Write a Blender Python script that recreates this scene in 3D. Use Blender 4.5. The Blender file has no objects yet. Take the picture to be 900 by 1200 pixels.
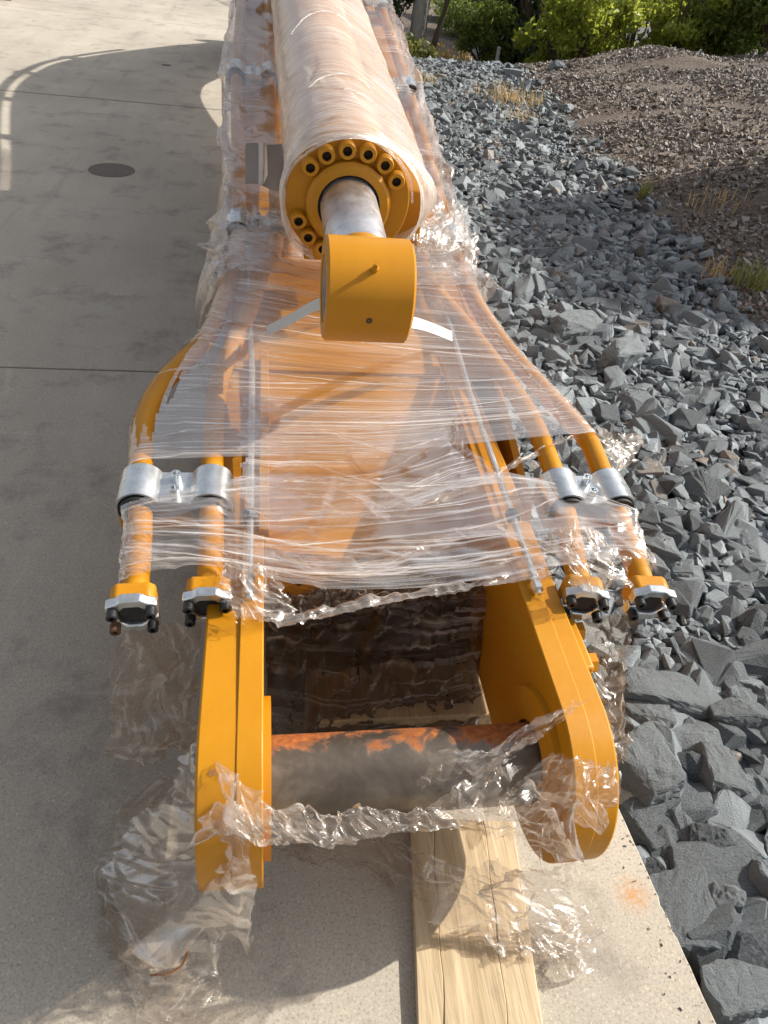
import bpy, bmesh, math, random
import numpy as np
from mathutils import Vector, Matrix, noise as mnoise

scene = bpy.context.scene
COL = scene.collection
rng = np.random.default_rng(7)
random.seed(7)
R_ = math.radians

# ------------------------------------------------------------------ camera
FPX, CAMH = 835.0, 1.65
_vx = np.array([5050., 0, 835]); _vx /= np.linalg.norm(_vx)
_vy = np.array([-138., -848, 835]); _vy -= _vy.dot(_vx) * _vx; _vy /= np.linalg.norm(_vy)
_vz = np.cross(_vx, _vy)
_t = R_(4.0)
CR = np.array([[1, 0, 0], [0, math.cos(_t), -math.sin(_t)], [0, math.sin(_t), math.cos(_t)]]) @ np.array([_vx, _vy, _vz])


def at(u, v, Z):
    """point of the place at height Z seen at (u, v) of the 900 x 1200 photograph"""
    d = CR @ np.array([(u - 450) / FPX, (v - 600) / FPX, 1.])
    p = d * ((Z - CAMH) / d[2])
    return np.array([p[0], p[1], Z])


def proj(P):
    c = (np.atleast_2d(P) - [0, 0, CAMH]) @ CR
    return 450 + FPX * c[:, 0] / c[:, 2], 600 + FPX * c[:, 1] / c[:, 2], c[:, 2]


cam = bpy.data.cameras.new('camera')
cam.sensor_fit = 'VERTICAL'
cam.lens = 24
cam.sensor_height = 24 * 1200 / FPX
cam.clip_end = 600
cam.clip_start = 0.02
camo = bpy.data.objects.new('camera', cam)
COL.objects.link(camo)
camo.matrix_world = Matrix((
    (CR[0, 0], -CR[0, 1], -CR[0, 2], 0),
    (CR[1, 0], -CR[1, 1], -CR[1, 2], 0),
    (CR[2, 0], -CR[2, 1], -CR[2, 2], CAMH),
    (0, 0, 0, 1)))
scene.camera = camo

# ------------------------------------------------------------------ light
SUN = np.array([1.36, 0.23, 1.0]); SUN /= np.linalg.norm(SUN)
world = bpy.data.worlds.new('World'); scene.world = world
world.use_nodes = True
wn = world.node_tree.nodes; wl = world.node_tree.links
sky = wn.new('ShaderNodeTexSky'); sky.sky_type = 'NISHITA'
sky.sun_disc = False
sky.sun_elevation = math.asin(SUN[2])
sky.sun_rotation = math.atan2(SUN[0], SUN[1])
sky.air_density = 1.0; sky.dust_density = 3.0; sky.ozone_density = 1.0
bg = wn['Background']; bg.inputs['Strength'].default_value = 0.122
hs = wn.new('ShaderNodeHueSaturation'); hs.inputs['Saturation'].default_value = .36
wl.new(sky.outputs[0], hs.inputs['Color']); wl.new(hs.outputs[0], bg.inputs['Color'])
sl = bpy.data.lights.new('sun', 'SUN'); sl.energy = 4.7; sl.angle = R_(0.53); sl.color = (1.0, 0.93, 0.82)
so = bpy.data.objects.new('sun', sl); COL.objects.link(so)
so.rotation_euler = Vector(SUN).to_track_quat('Z', 'Y').to_euler()
scene.view_settings.view_transform = 'Standard'
scene.view_settings.look = 'None'
scene.view_settings.exposure = 0.60
scene.view_settings.gamma = 1
scene.render.engine = 'CYCLES'
scene.cycles.transparent_max_bounces = 20
scene.cycles.max_bounces = 5
scene.cycles.diffuse_bounces = 3
scene.cycles.glossy_bounces = 3
scene.cycles.use_adaptive_sampling = True
scene.cycles.adaptive_threshold = .025
scene.cycles.use_denoising = True

# ------------------------------------------------------------------ material helpers


class N:
    def __init__(s, name):
        s.m = bpy.data.materials.new(name); s.m.use_nodes = True
        s.t = s.m.node_tree; s.n = s.t.nodes; s.l = s.t.links
        s.b = s.n['Principled BSDF']; s.out = s.n['Material Output']

    def new(s, kind, **kw):
        n = s.n.new('ShaderNode' + kind)
        for k, v in kw.items():
            if k.startswith('_'):
                setattr(n, k[1:], v)
            else:
                i = n.inputs[k.replace('__', ' ')]
                if hasattr(v, 'links'):
                    s.l.new(v, i)
                else:
                    i.default_value = v
        return n

    def coord(s, kind='Object', scale=(1, 1, 1), rot=(0, 0, 0)):
        c = s.new('TexCoord')
        m = s.new('Mapping', Vector=c.outputs[kind])
        m.inputs['Scale'].default_value = scale
        m.inputs['Rotation'].default_value = rot
        return m.outputs[0]

    def noise(s, vec, scale, detail=4, rough=.55, dist=0.):
        n = s.new('TexNoise', Vector=vec)
        n.inputs['Scale'].default_value = scale; n.inputs['Detail'].default_value = detail
        n.inputs['Roughness'].default_value = rough; n.inputs['Distortion'].default_value = dist
        return n.outputs['Fac']

    def ramp(s, fac, stops):
        r = s.new('ValToRGB', Fac=fac); e = r.color_ramp.elements
        while len(e) < len(stops):
            e.new(.5)
        for q, (p, c) in zip(e, stops):
            q.position = p
            q.color = (c, c, c, 1) if not hasattr(c, '__len__') else (*c, 1)
        return r.outputs[0]

    def mix(s, fac, a, b, mode='MIX'):
        n = s.new('Mix', _data_type='RGBA', _blend_type=mode)
        for i, v in ((0, fac), (6, a), (7, b)):
            if hasattr(v, 'links'):
                s.l.new(v, n.inputs[i])
            elif hasattr(v, '__len__'):
                n.inputs[i].default_value = (*v, 1)
            else:
                n.inputs[i].default_value = v
        return n.outputs[2]

    def math(s, op, a, b=None, clamp=False):
        n = s.new('Math', _operation=op, _use_clamp=clamp)
        for i, v in ((0, a), (1, b)):
            if v is None:
                continue
            if hasattr(v, 'links'):
                s.l.new(v, n.inputs[i])
            else:
                n.inputs[i].default_value = v
        return n.outputs[0]

    def bump(s, h, strength=.3, dist=.01, normal=None):
        n = s.new('Bump', Height=h)
        n.inputs['Strength'].default_value = strength; n.inputs['Distance'].default_value = dist
        if normal is not None:
            s.l.new(normal, n.inputs['Normal'])
        return n.outputs[0]

    def set(s, **kw):
        for k, v in kw.items():
            i = s.b.inputs[k.replace('__', ' ')]
            if hasattr(v, 'links'):
                s.l.new(v, i)
            elif hasattr(v, '__len__') and len(v) == 3:
                i.default_value = (*v, 1)
            else:
                i.default_value = v
        return s.m


def plain(name, col, rough=.5, metal=0., var=.15, scale=30, bump=0.):
    w = N(name); c = w.coord()
    f = w.noise(c, scale)
    dark = tuple(x * (1 - var) for x in col); lite = tuple(min(1, x * (1 + var)) for x in col)
    w.set(Base__Color=w.ramp(f, [(.3, dark), (.7, lite)]), Roughness=rough, Metallic=metal)
    if bump:
        w.set(Normal=w.bump(w.noise(c, scale * 3), bump, .002))
    return w.m


M = {}


def mat_yellow():
    w = N('yellow_paint'); c = w.coord()
    f = w.noise(c, 5, 5)
    g = w.noise(c, 60, 4, .7)
    col = w.ramp(f, [(.25, (.41, .170, .0035)), (.75, (.47, .205, .0055))])
    dirt = w.ramp(g, [(.62, 0.), (.80, .35)])
    col = w.mix(dirt, col, (.34, .15, .025))
    dust = w.ramp(w.noise(w.coord(scale=(1, 1, 2.5)), 2.6, 6, .7), [(.52, 0.), (.78, .30)])
    col = w.mix(dust, col, (.42, .235, .05))
    scr = w.ramp(w.noise(w.coord(scale=(90, 6, 6), rot=(.2, .5, .1)), 1., 3, .6), [(.70, 0.), (.76, .4)])
    col = w.mix(scr, col, (.30, .14, .03))
    w.set(Base__Color=col, Roughness=w.ramp(g, [(.3, .34), (.7, .50)]), Specular__IOR__Level=.32, Normal=w.bump(w.noise(c, 160, 3), .14, .001, w.bump(w.noise(c, 9, 3), .25, .004)))
    return w.m


def mat_concrete():
    w = N('concrete'); c = w.coord()
    big = w.noise(c, .55, 5, .6)
    mid = w.noise(w.coord(scale=(1.2, .35, 1)), 2.2, 6, .65)
    fine = w.noise(c, 170, 3, .7)
    spk = w.new('TexVoronoi', Vector=c); spk.inputs['Scale'].default_value = 260
    col = w.ramp(big, [(.3, (.36, .322, .265)), (.7, (.49, .447, .376))])
    col = w.mix(w.ramp(mid, [(.35, .0), (.75, .45)]), col, (.25, .222, .18))
    col = w.mix(w.ramp(fine, [(.36, .50), (.50, 0.)]), col, (.16, .142, .118))
    col = w.mix(w.ramp(spk.outputs['Color'], [(.74, 0.), (.88, .35)]), col, (.60, .54, .45))
    # dark damp patches near the boom end, a rust spot near the slab edge
    st = w.noise(c, 3.2, 6, .75)
    col = w.mix(w.ramp(st, [(.52, 0.), (.66, .5)]), col, (.15, .13, .11))
    rs = w.new('TexCoord')
    sub = w.new('VectorMath', _operation='DISTANCE'); w.l.new(rs.outputs['Object'], sub.inputs[0])
    p = at(742, 1048, 0); sub.inputs[1].default_value = p
    rust = w.math('MULTIPLY', w.ramp(sub.outputs['Value'], [(.0, 1.), (.05, .0)]), w.ramp(w.noise(c, 90), [(.35, 0.), (.6, .9)]))
    col = w.mix(rust, col, (.45, .20, .04))
    # thin pale scuffs and darker drag marks, hairline cracks
    sc = w.noise(w.coord(scale=(.5, 9, 1), rot=(0, 0, .25)), 1.3, 4, .6)
    col = w.mix(w.ramp(sc, [(.66, 0.), (.75, .3)]), col, (.56, .52, .46))
    sd = w.noise(w.coord(scale=(7, .4, 1), rot=(0, 0, .35)), .9, 4, .6)
    col = w.mix(w.ramp(sd, [(.60, 0.), (.72, .35)]), col, (.20, .18, .155))
    w.set(Base__Color=col, Roughness=.9, Normal=w.bump(fine, .3, .003))
    return w.m


def mat_rock(name, lo, hi, warm, wf, bump=.5, sc=1.):
    w = N(name); c = w.coord()
    geo = w.new('NewGeometry'); oi = w.new('ObjectInfo')
    r = w.math('FRACT', w.math('ADD', geo.outputs['Random Per Island'], oi.outputs['Random']))
    r2 = w.math('FRACT', w.math('MULTIPLY', r, 37.13))
    col = w.ramp(r, [(0., lo), (.75, hi), (1., tuple(x * 1.45 for x in hi))])
    col = w.mix(w.ramp(r2, [(1 - wf, 0.), (1 - wf + .01, .75)]), col, warm)
    f = w.noise(c, 22 * sc, 6, .7)
    f2 = w.noise(c, 160 * sc, 4, .7)
    col = w.mix(w.ramp(f, [(.38, .0), (.72, .55)]), col, tuple(x * 1.5 + .015 for x in hi))
    col = w.mix(w.ramp(f2, [(.35, .45), (.55, 0.)]), col, tuple(x * .55 for x in lo))
    b = w.bump(f, bump, .012)
    w.set(Base__Color=col, Roughness=.78, Normal=w.bump(f2, .4, .003, b))
    return w.m


def mat_film(name, haze=.12, streak=.35, sscale=(3., 60.), tint=(.97, .95, .93), gloss=.3, rough=.18, bumpd=.002, crease=0., rot=.10, col=(.86, .79, .73), crest=0.):
    """thin clear stretch film: see-through, glossy, whitened along its stretch lines"""
    w = N(name)
    w.n.remove(w.b)
    uv = w.new('TexCoord').outputs['UV']
    wob = w.new('TexNoise', Vector=uv); wob.inputs['Scale'].default_value = 3.; wob.inputs['Detail'].default_value = 2.
    wv_ = w.new('VectorMath', _operation='MULTIPLY_ADD'); w.l.new(wob.outputs['Color'], wv_.inputs[0]); wv_.inputs[1].default_value = (.05, .05, 0); w.l.new(uv, wv_.inputs[2])

    def lines(a, b, r, det=3):
        m_ = w.new('Mapping', Vector=wv_.outputs[0]); m_.inputs['Rotation'].default_value = (0, 0, r); m_.inputs['Scale'].default_value = (a, b, 1)
        return w.noise(m_.outputs[0], 1., det, .62, .2)
    s1 = lines(sscale[0], sscale[1], 0.)
    s3 = lines(sscale[0] * .8, sscale[1] * .8, rot)
    s4 = lines(sscale[0], sscale[1] * 1.5, -rot * 1.6)
    s2 = w.noise(uv, 4.5, 2, .6)
    fine = w.noise(uv, 55., 2, .65)
    pat = w.noise(uv, 6., 1, .5)
    l1 = w.ramp(s1, [(.54, 0.), (.60, .35), (.655, 1.)])
    l3 = w.ramp(s3, [(.56, 0.), (.62, .45), (.68, 1.)])
    l4 = w.ramp(s4, [(.55, 0.), (.66, .8)])
    line = w.math('MAXIMUM', w.math('MAXIMUM', l1, l3), l4)
    line = w.math('MULTIPLY', line, w.ramp(s2, [(.34, .12), (.62, 1.)]))
    if crest:
        gp_ = w.new('NewGeometry')
        line = w.math('MAXIMUM', line, w.math('MULTIPLY', w.ramp(gp_.outputs['Pointiness'], [(.515, 0.), (.56, 1.)]), crest))
    layer = w.ramp(pat, [(.35, 0.), (.65, 1.)])
    hz = w.math('ADD', w.math('MULTIPLY', line, streak), w.math('MULTIPLY', layer, haze * .35))
    hz = w.math('ADD', hz, haze * .85, True)
    h = w.math('ADD', w.math('ADD', s1, w.math('MULTIPLY', s3, .7)), w.math('MULTIPLY', fine, .15 + crease))
    nrm = w.bump(h, .8, bumpd)
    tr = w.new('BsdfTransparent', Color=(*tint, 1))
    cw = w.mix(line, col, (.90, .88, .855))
    df = w.new('BsdfDiffuse', Color=cw, Normal=nrm)
    tl = w.new('BsdfTranslucent', Color=cw, Normal=nrm)
    mx = w.new('MixShader', Fac=.4); w.l.new(df.outputs[0], mx.inputs[1]); w.l.new(tl.outputs[0], mx.inputs[2])
    m1 = w.new('MixShader', Fac=hz); w.l.new(tr.outputs[0], m1.inputs[1]); w.l.new(mx.outputs[0], m1.inputs[2])
    gl = w.new('BsdfGlossy', Color=(1, 1, 1, 1), Roughness=rough, Normal=nrm)
    fr = w.new('Fresnel', IOR=1.45, Normal=nrm)
    ff = w.math('MULTIPLY', w.math('MINIMUM', fr.outputs[0], .35), gloss, True)
    m2 = w.new('MixShader', Fac=ff); w.l.new(m1.outputs[0], m2.inputs[1]); w.l.new(gl.outputs[0], m2.inputs[2])
    w.l.new(m2.outputs[0], w.out.inputs['Surface'])
    return w.m


def mat_pin():
    w = N('worn_steel'); c = w.coord()
    f = w.noise(c, 9, 6, .65, .4); g = w.noise(c, 70, 5, .75)
    base = w.ramp(f, [(.28, (.075, .060, .050)), (.5, (.135, .112, .090)), (.75, (.27, .235, .19))])
    sep = w.new('SeparateXYZ'); w.l.new(w.new('TexCoord').outputs['Object'], sep.inputs[0])
    # rust runs along the crown of the pin and drips down a little (object space, pin axis = X)
    band = w.math('ADD', w.math('MULTIPLY', sep.outputs['Z'], 7.), w.math('MULTIPLY', f, 1.3))
    band = w.math('ADD', band, w.math('MULTIPLY', sep.outputs['Y'], 5.0))
    rm = w.ramp(w.math('SUBTRACT', band, .75), [(.47, 0.), (.58, 1.)])
    spots = w.ramp(w.noise(c, 17, 5, .7), [(.66, 0.), (.72, .9)])
    rm = w.math('MAXIMUM', rm, w.math('MULTIPLY', spots, .8))
    rc = w.ramp(g, [(.3, (.13, .036, .009)), (.55, (.32, .095, .018)), (.75, (.46, .19, .045))])
    w.set(Base__Color=w.mix(rm, base, rc), Metallic=w.math('SUBTRACT', .55, w.math('MULTIPLY', rm, .5)),
          Roughness=w.math('ADD', .36, w.math('MULTIPLY', rm, .45)), Normal=w.bump(g, .25, .002))
    return w.m


def mat_wood(name, lo, hi):
    w = N(name)
    c = w.coord(scale=(14, 1.1, 14)); f = w.noise(c, 2.2, 6, .6, .8)
    g = w.noise(w.coord(scale=(60, 2, 60)), 3., 4, .6)
    col = w.ramp(f, [(.3, lo), (.7, hi)])
    col = w.mix(w.ramp(g, [(.3, .5), (.5, 0.)]), col, tuple(x * .55 for x in lo))
    st = w.noise(w.coord(scale=(3, 1.5, 3)), 3, 5, .7)
    col = w.mix(w.ramp(st, [(.55, 0.), (.7, .55)]), col, (.16, .12, .075))
    w.set(Base__Color=col, Roughness=.75, Normal=w.bump(g, .35, .003))
    return w.m


def mat_leaf(name, dark, lite, trans=.35):
    w = N(name)
    geo = w.new('NewGeometry')
    col = w.ramp(geo.outputs['Random Per Island'], [(0., dark), (1., lite)])
    w.set(Base__Color=col, Roughness=.5)
    tl = w.new('BsdfTranslucent'); w.l.new(w.mix(.5, col, tuple(min(1, x * 1.8) for x in lite)), tl.inputs['Color'])
    mx = w.new('MixShader', Fac=trans); w.l.new(w.b.outputs[0], mx.inputs[1]); w.l.new(tl.outputs[0], mx.inputs[2])
    w.l.new(mx.outputs[0], w.out.inputs['Surface'])
    return w.m


def mat_soil():
    w = N('gravel_soil'); c = w.coord()
    f = w.noise(c, 1.3, 6, .65); g = w.noise(c, 35, 5, .75); k = w.noise(w.coord(scale=(.35, 2.4, 1), rot=(0, 0, .5)), 1.6, 4, .6)
    col = w.ramp(f, [(.3, (.062, .045, .033)), (.55, (.115, .090, .070)), (.75, (.17, .145, .12))])
    col = w.mix(w.ramp(k, [(.42, .6), (.55, 0.)]), col, (.09, .055, .035))
    col = w.mix(w.ramp(g, [(.5, 0.), (.72, .8)]), col, (.33, .30, .27))
    w.set(Base__Color=col, Roughness=.95, Normal=w.bump(g, .9, .03))
    return w.m


def mat_zinc(name, col=(.66, .70, .72), rough=.3):
    w = N(name); c = w.coord()
    f = w.noise(c, 35, 5, .65); g = w.noise(c, 14, 4)
    w.set(Base__Color=w.ramp(f, [(.3, tuple(x * .72 for x in col)), (.7, col)]), Metallic=.92,
          Roughness=w.ramp(g, [(.3, rough * .75), (.7, rough * 1.5)]), Normal=w.bump(f, .06, .002))
    return w.m


M['yellow'] = mat_yellow()
M['concrete'] = mat_concrete()
M['patch'] = plain('dark_mortar', (.135, .118, .10), .95, 0, .2, 60, .2)
M['rock'] = mat_rock('bluestone', (.028, .036, .044), (.182, .207, .222), (.235, .17, .115), .04, .8)
M['boulder'] = mat_rock('bluestone_boulder', (.066, .079, .090), (.150, .170, .180), (.2, .15, .11), .0, .9, .9)
M['pebble'] = mat_rock('mound_gravel', (.06, .052, .045), (.235, .215, .195), (.17, .10, .06), .20)
M['soil'] = mat_soil()
M['zinc'] = mat_zinc('zinc_plated_steel', (.74, .78, .80), .26)
M['steel'] = mat_zinc('cast_steel', (.55, .56, .55), .42)
M['black'] = plain('black_oxide', (.018, .018, .019), .42, .3, .3, 60)
M['rubber'] = plain('black_rubber', (.012, .012, .013), .6)
M['rustbolt'] = plain('rusty_bolt', (.10, .045, .022), .7, .2, .4, 80)
M['hole'] = plain('dark_socket', (.05, .028, .012), .7)
M['pin'] = mat_pin()
M['chrome'] = mat_zinc('wrapped_chrome', (.80, .81, .84), .30)
M['timber'] = mat_wood('weathered_timber', (.35, .26, .15), (.57, .45, .29))
M['timber2'] = mat_wood('old_timber', (.20, .14, .075), (.36, .26, .15))
M['strap'] = plain('white_webbing', (.52, .51, .48), .7, 0, .06, 120, .2)
M['card'] = plain('grey_card', (.27, .25, .235), .85, 0, .12, 14, .1)
M['film'] = mat_film('stretch_film', .10, .78, (1.3, 120.), tint=(.93, .90, .88), gloss=.7, rot=.16, col=(.74, .70, .67))
M['film_soft'] = mat_film('soft_stretch_film', .11, .55, (1.3, 90.), tint=(.93, .90, .88), gloss=.7, rot=.3, col=(.74, .70, .67))
M['film_thick'] = mat_film('layered_stretch_film', .42, .44, (1.6, 90.), tint=(.95, .93, .91), gloss=.8, rot=.45, col=(.80, .75, .70))
M['film_body'] = mat_film('boom_stretch_film', .15, .50, (1.6, 90.), tint=(.90, .87, .85), gloss=.7, rot=.45, col=(.70, .65, .62))
M['film_crumple'] = mat_film('crumpled_film', .12, .38, (5., 50.), tint=(.92, .89, .86), gloss=.6, rough=.20, bumpd=.002, crease=.3, rot=.7, crest=.7, col=(.74, .70, .64))
M['film_clear'] = mat_film('clear_loose_film', .06, .32, (5., 50.), tint=(.95, .93, .905), gloss=.6, rough=.18, bumpd=.002, crease=.3, rot=.7, crest=.8)
M['film_dull'] = mat_film('dusty_film', .20, .20, (3., 24.), tint=(.84, .79, .73), gloss=.3, rough=.3, bumpd=.002, rot=.5, col=(.50, .43, .36), crest=.4)
M['film_shade'] = mat_film('shade_tinted_film', .06, .34, (1.2, 40.), tint=(.48, .43, .39), gloss=.25, rough=.3, bumpd=.003, rot=.5, col=(.36, .30, .25))  # dark tint and haze colour stand in for shade in the fork mouth
M['film_edge'] = mat_film('rolled_film_edge', .16, .60, (4., 110.), gloss=.7, rough=.2, bumpd=.002, crease=.2)
M['asphalt'] = plain('asphalt', (.085, .083, .080), .9, 0, .2, 8, .2)
M['kerb'] = plain('kerb_concrete', (.33, .31, .28), .9, 0, .15, 10)
M['bark'] = plain('bark', (.10, .075, .055), .9, 0, .35, 25, .5)
M['post'] = plain('grey_post', (.30, .28, .25), .8, 0, .15, 18)
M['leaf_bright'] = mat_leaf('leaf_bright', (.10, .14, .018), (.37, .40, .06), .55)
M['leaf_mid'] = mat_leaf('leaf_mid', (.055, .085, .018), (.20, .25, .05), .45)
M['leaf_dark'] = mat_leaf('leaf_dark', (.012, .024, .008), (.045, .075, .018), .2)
M['dry'] = mat_leaf('dry_grass', (.24, .16, .06), (.48, .35, .16), .3)
M['greengrass'] = mat_leaf('green_grass', (.10, .12, .03), (.26, .26, .07), .3)
M['twig'] = plain('dry_twig', (.30, .10, .025), .6, 0, .4, 60)
M['carpaint'] = plain('dark_car_paint', (.02, .025, .04), .2, .3, .1, 5)
M['glass'] = plain('car_glass', (.03, .035, .04), .08, 0, .1, 5)

# ------------------------------------------------------------------ geometry helpers


def tag(o, label=None, cat=None, group=None, kind=None):
    if label: o['label'] = label
    if cat: o['category'] = cat
    if group: o['group'] = group
    if kind: o['kind'] = kind
    return o


def thing(name, label, cat, loc=(0, 0, 0), group=None):
    o = bpy.data.objects.new(name, None); COL.objects.link(o)
    o.location = loc; o.empty_display_size = .1
    return tag(o, label, cat, group)


def obj(name, me, mat, parent=None):
    o = bpy.data.objects.new(name, me); COL.objects.link(o)
    if mat is not None and not me.materials:
        me.materials.append(M[mat] if isinstance(mat, str) else mat)
    if parent is not None:
        o.parent = parent
        if parent.parent is None:
            inv = Matrix.Translation(parent.location).inverted()
        else:
            inv = (Matrix.Translation(parent.parent.location) @ Matrix.Translation(parent.location)).inverted()
        o.matrix_parent_inverse = inv if parent.type == 'EMPTY' else Matrix()
    return o


def fast_mesh(name, V, Fq, uv=None, smooth=True, sharp=None):
    """V (n,3), Fq (m,k) all faces with k corners"""
    V = np.asarray(V, np.float32); Fq = np.asarray(Fq, np.int32)
    k = Fq.shape[1]
    me = bpy.data.meshes.new(name)
    me.vertices.add(len(V)); me.vertices.foreach_set('co', V.ravel())
    me.loops.add(Fq.size); me.loops.foreach_set('vertex_index', Fq.ravel())
    me.polygons.add(len(Fq))
    me.polygons.foreach_set('loop_start', np.arange(0, Fq.size, k, dtype=np.int32))
    me.polygons.foreach_set('use_smooth', np.full(len(Fq), smooth, bool))
    me.update(calc_edges=True)
    if uv is not None:
        l = me.uv_layers.new(name='UVMap')
        l.data.foreach_set('uv', np.asarray(uv, np.float32)[Fq.ravel()].ravel())
    return me


class MB:
    """collects primitives of ONE part"""

    def __init__(s): s.v = []; s.f = []; s.sm = []

    def add(s, v, f, smooth=False):
        o = len(s.v); s.v += [tuple(map(float, p)) for p in v]
        s.f += [tuple(i + o for i in q) for q in f]; s.sm += [smooth] * len(f)
        return s

    def box(s, lo, hi, mat=None):
        x0, y0, z0 = lo; x1, y1, z1 = hi
        v = [(x0, y0, z0), (x1, y0, z0), (x1, y1, z0), (x0, y1, z0), (x0, y0, z1), (x1, y0, z1), (x1, y1, z1), (x0, y1, z1)]
        if mat is not None: v = [mat @ Vector(p) for p in v]
        return s.add(v, [(0, 3, 2, 1), (4, 5, 6, 7), (0, 1, 5, 4), (1, 2, 6, 5), (2, 3, 7, 6), (3, 0, 4, 7)])

    def tube(s, path, r, n=14, caps=True):
        P = [np.array(p, float) for p in path]
        rr = r if hasattr(r, '__len__') else [r] * len(P)
        up = None; rings = []
        for i, p in enumerate(P):
            d = (P[min(i + 1, len(P) - 1)] - P[max(i - 1, 0)]); d /= np.linalg.norm(d) + 1e-9
            if up is None:
                a = np.array([0, 0, 1.]) if abs(d[2]) < .9 else np.array([1., 0, 0])
            else:
                a = up
            x = np.cross(d, a); x /= np.linalg.norm(x); y = np.cross(x, d); up = y
            rings.append([p + rr[i] * (math.cos(t) * x + math.sin(t) * y) for t in np.linspace(0, 2 * math.pi, n, endpoint=False)])
        v = [q for ring in rings for q in ring]; f = []
        for i in range(len(P) - 1):
            for j in range(n):
                k = (j + 1) % n
                f.append((i * n + j, i * n + k, (i + 1) * n + k, (i + 1) * n + j))
        s.add(v, f, True)
        if caps:
            s.add(rings[0], [tuple(range(n))]); s.add(rings[-1], [tuple(range(n - 1, -1, -1))])
        return s

    def lathe(s, prof, mat, n=40, closed=False, smooth=True):
        """prof (axial, radius); axis = local +Y of mat. Sharp profile corners (ring duplicated per segment)"""
        pr = list(prof) + ([prof[0]] if closed else [])
        for (a0, r0), (a1, r1) in zip(pr[:-1], pr[1:]):
            v = []
            for a, r in ((a0, r0), (a1, r1)):
                for t in np.linspace(0, 2 * math.pi, n, endpoint=False):
                    v.append(mat @ Vector((r * math.cos(t), a, r * math.sin(t))))
            s.add(v, [(j, (j + 1) % n, n + (j + 1) % n, n + j) for j in range(n)], smooth)
        return s

    def prism(s, poly, x0, x1):
        """closed polygon of (y, z), extruded from x0 to x1"""
        n = len(poly)
        v = [(x0, y, z) for y, z in poly] + [(x1, y, z) for y, z in poly]
        f = [tuple(range(n)), tuple(range(2 * n - 1, n - 1, -1))]
        f += [(i, i + n, (i + 1) % n + n, (i + 1) % n) for i in range(n)]
        return s.add(v, f)

    def build(s, name, mat, parent=None, bevel=0., seg=2):
        me = bpy.data.meshes.new(name); me.from_pydata(s.v, [], s.f)
        me.polygons.foreach_set('use_smooth', s.sm)
        bm = bmesh.new(); bm.from_mesh(me)
        bmesh.ops.remove_doubles(bm, verts=bm.verts, dist=1e-5)
        bmesh.ops.recalc_face_normals(bm, faces=bm.faces)
        bm.to_mesh(me); bm.free()
        for e in me.edges: pass
        me.update()
        try:
            me.set_sharp_from_angle(angle=R_(35))
        except Exception:
            pass
        o = obj(name, me, mat, parent)
        if bevel:
            b = o.modifiers.new('bevel', 'BEVEL'); b.width = bevel; b.segments = seg; b.limit_method = 'ANGLE'; b.angle_limit = R_(40)
        return o


def frame(origin, ydir, xdir=(1, 0, 0)):
    y = Vector(ydir).normalized(); x = Vector(xdir); x = (x - x.dot(y) * y).normalized(); z = x.cross(y)
    return Matrix(((x.x, y.x, z.x, origin[0]), (x.y, y.y, z.y, origin[1]), (x.z, y.z, z.z, origin[2]), (0, 0, 0, 1)))


def catmull(P, n):
    P = np.asarray(P, float); m = len(P)
    t = np.linspace(0, m - 1, n); i = np.minimum(t.astype(int), m - 2); u = (t - i)[:, None]
    g = lambda k: P[np.clip(k, 0, m - 1)]
    p0 = np.where((i - 1 < 0)[:, None], 2 * g(i) - g(i + 1), g(i - 1)); p3 = np.where((i + 2 > m - 1)[:, None], 2 * g(i + 1) - g(i), g(i + 2))
    p1, p2 = g(i), g(i + 1)
    return .5 * (2 * p1 + (p2 - p0) * u + (2 * p0 - 5 * p1 + 4 * p2 - p3) * u ** 2 + (3 * p1 - p0 - 3 * p2 + p3) * u ** 3)


def vnoise(p, seed=0.):
    return np.array([mnoise.noise(Vector((a, b, seed))) for a, b in p])


def crumple(s, t, amp, freq, seed, octs=2):
    """faceted crumple: tilted facets round random seeds, meeting in sharp ridges"""
    g = np.random.default_rng(seed); sh = s.shape; p = np.stack([s.ravel(), t.ravel()], 1); h = np.zeros(len(p))
    L = .27 / freq; a = amp * .62; lo, hi = p.min(0) - L, p.max(0) + L
    p = p + .25 * L * np.stack([np.sin(p[:, 1] * 2.1 / L + seed), np.sin(p[:, 0] * 1.7 / L + 2 * seed)], 1)
    for o in range(octs):
        n = int(min(330, max(6, np.prod(hi - lo) / L ** 2)))
        c = g.uniform(lo, hi, (n, 2)); st = g.uniform(0, math.pi); asp = np.array([[math.cos(st), math.sin(st)], [-math.sin(st) * .32, math.cos(st) * .32]])
        tl = g.normal(0, 1, (n, 2)) * (2.0 * a / L); off = g.normal(0, .5 * a, n)
        num = np.zeros(len(p)); den = np.full(len(p), 1e-9)
        D = p @ asp.T; Cc = c @ asp.T
        d2 = ((D[:, None, :] - Cc[None]) ** 2).sum(2); d2 -= d2.min(1, keepdims=True)
        w = np.exp(-np.minimum(d2 * (34. / (L * L)), 60.))
        v = (p @ tl.T) - (c * tl).sum(1)[None] + off[None]
        h += (w * v).sum(1) / w.sum(1)
        L *= .42; a *= .42
    return h.reshape(sh)


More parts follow.
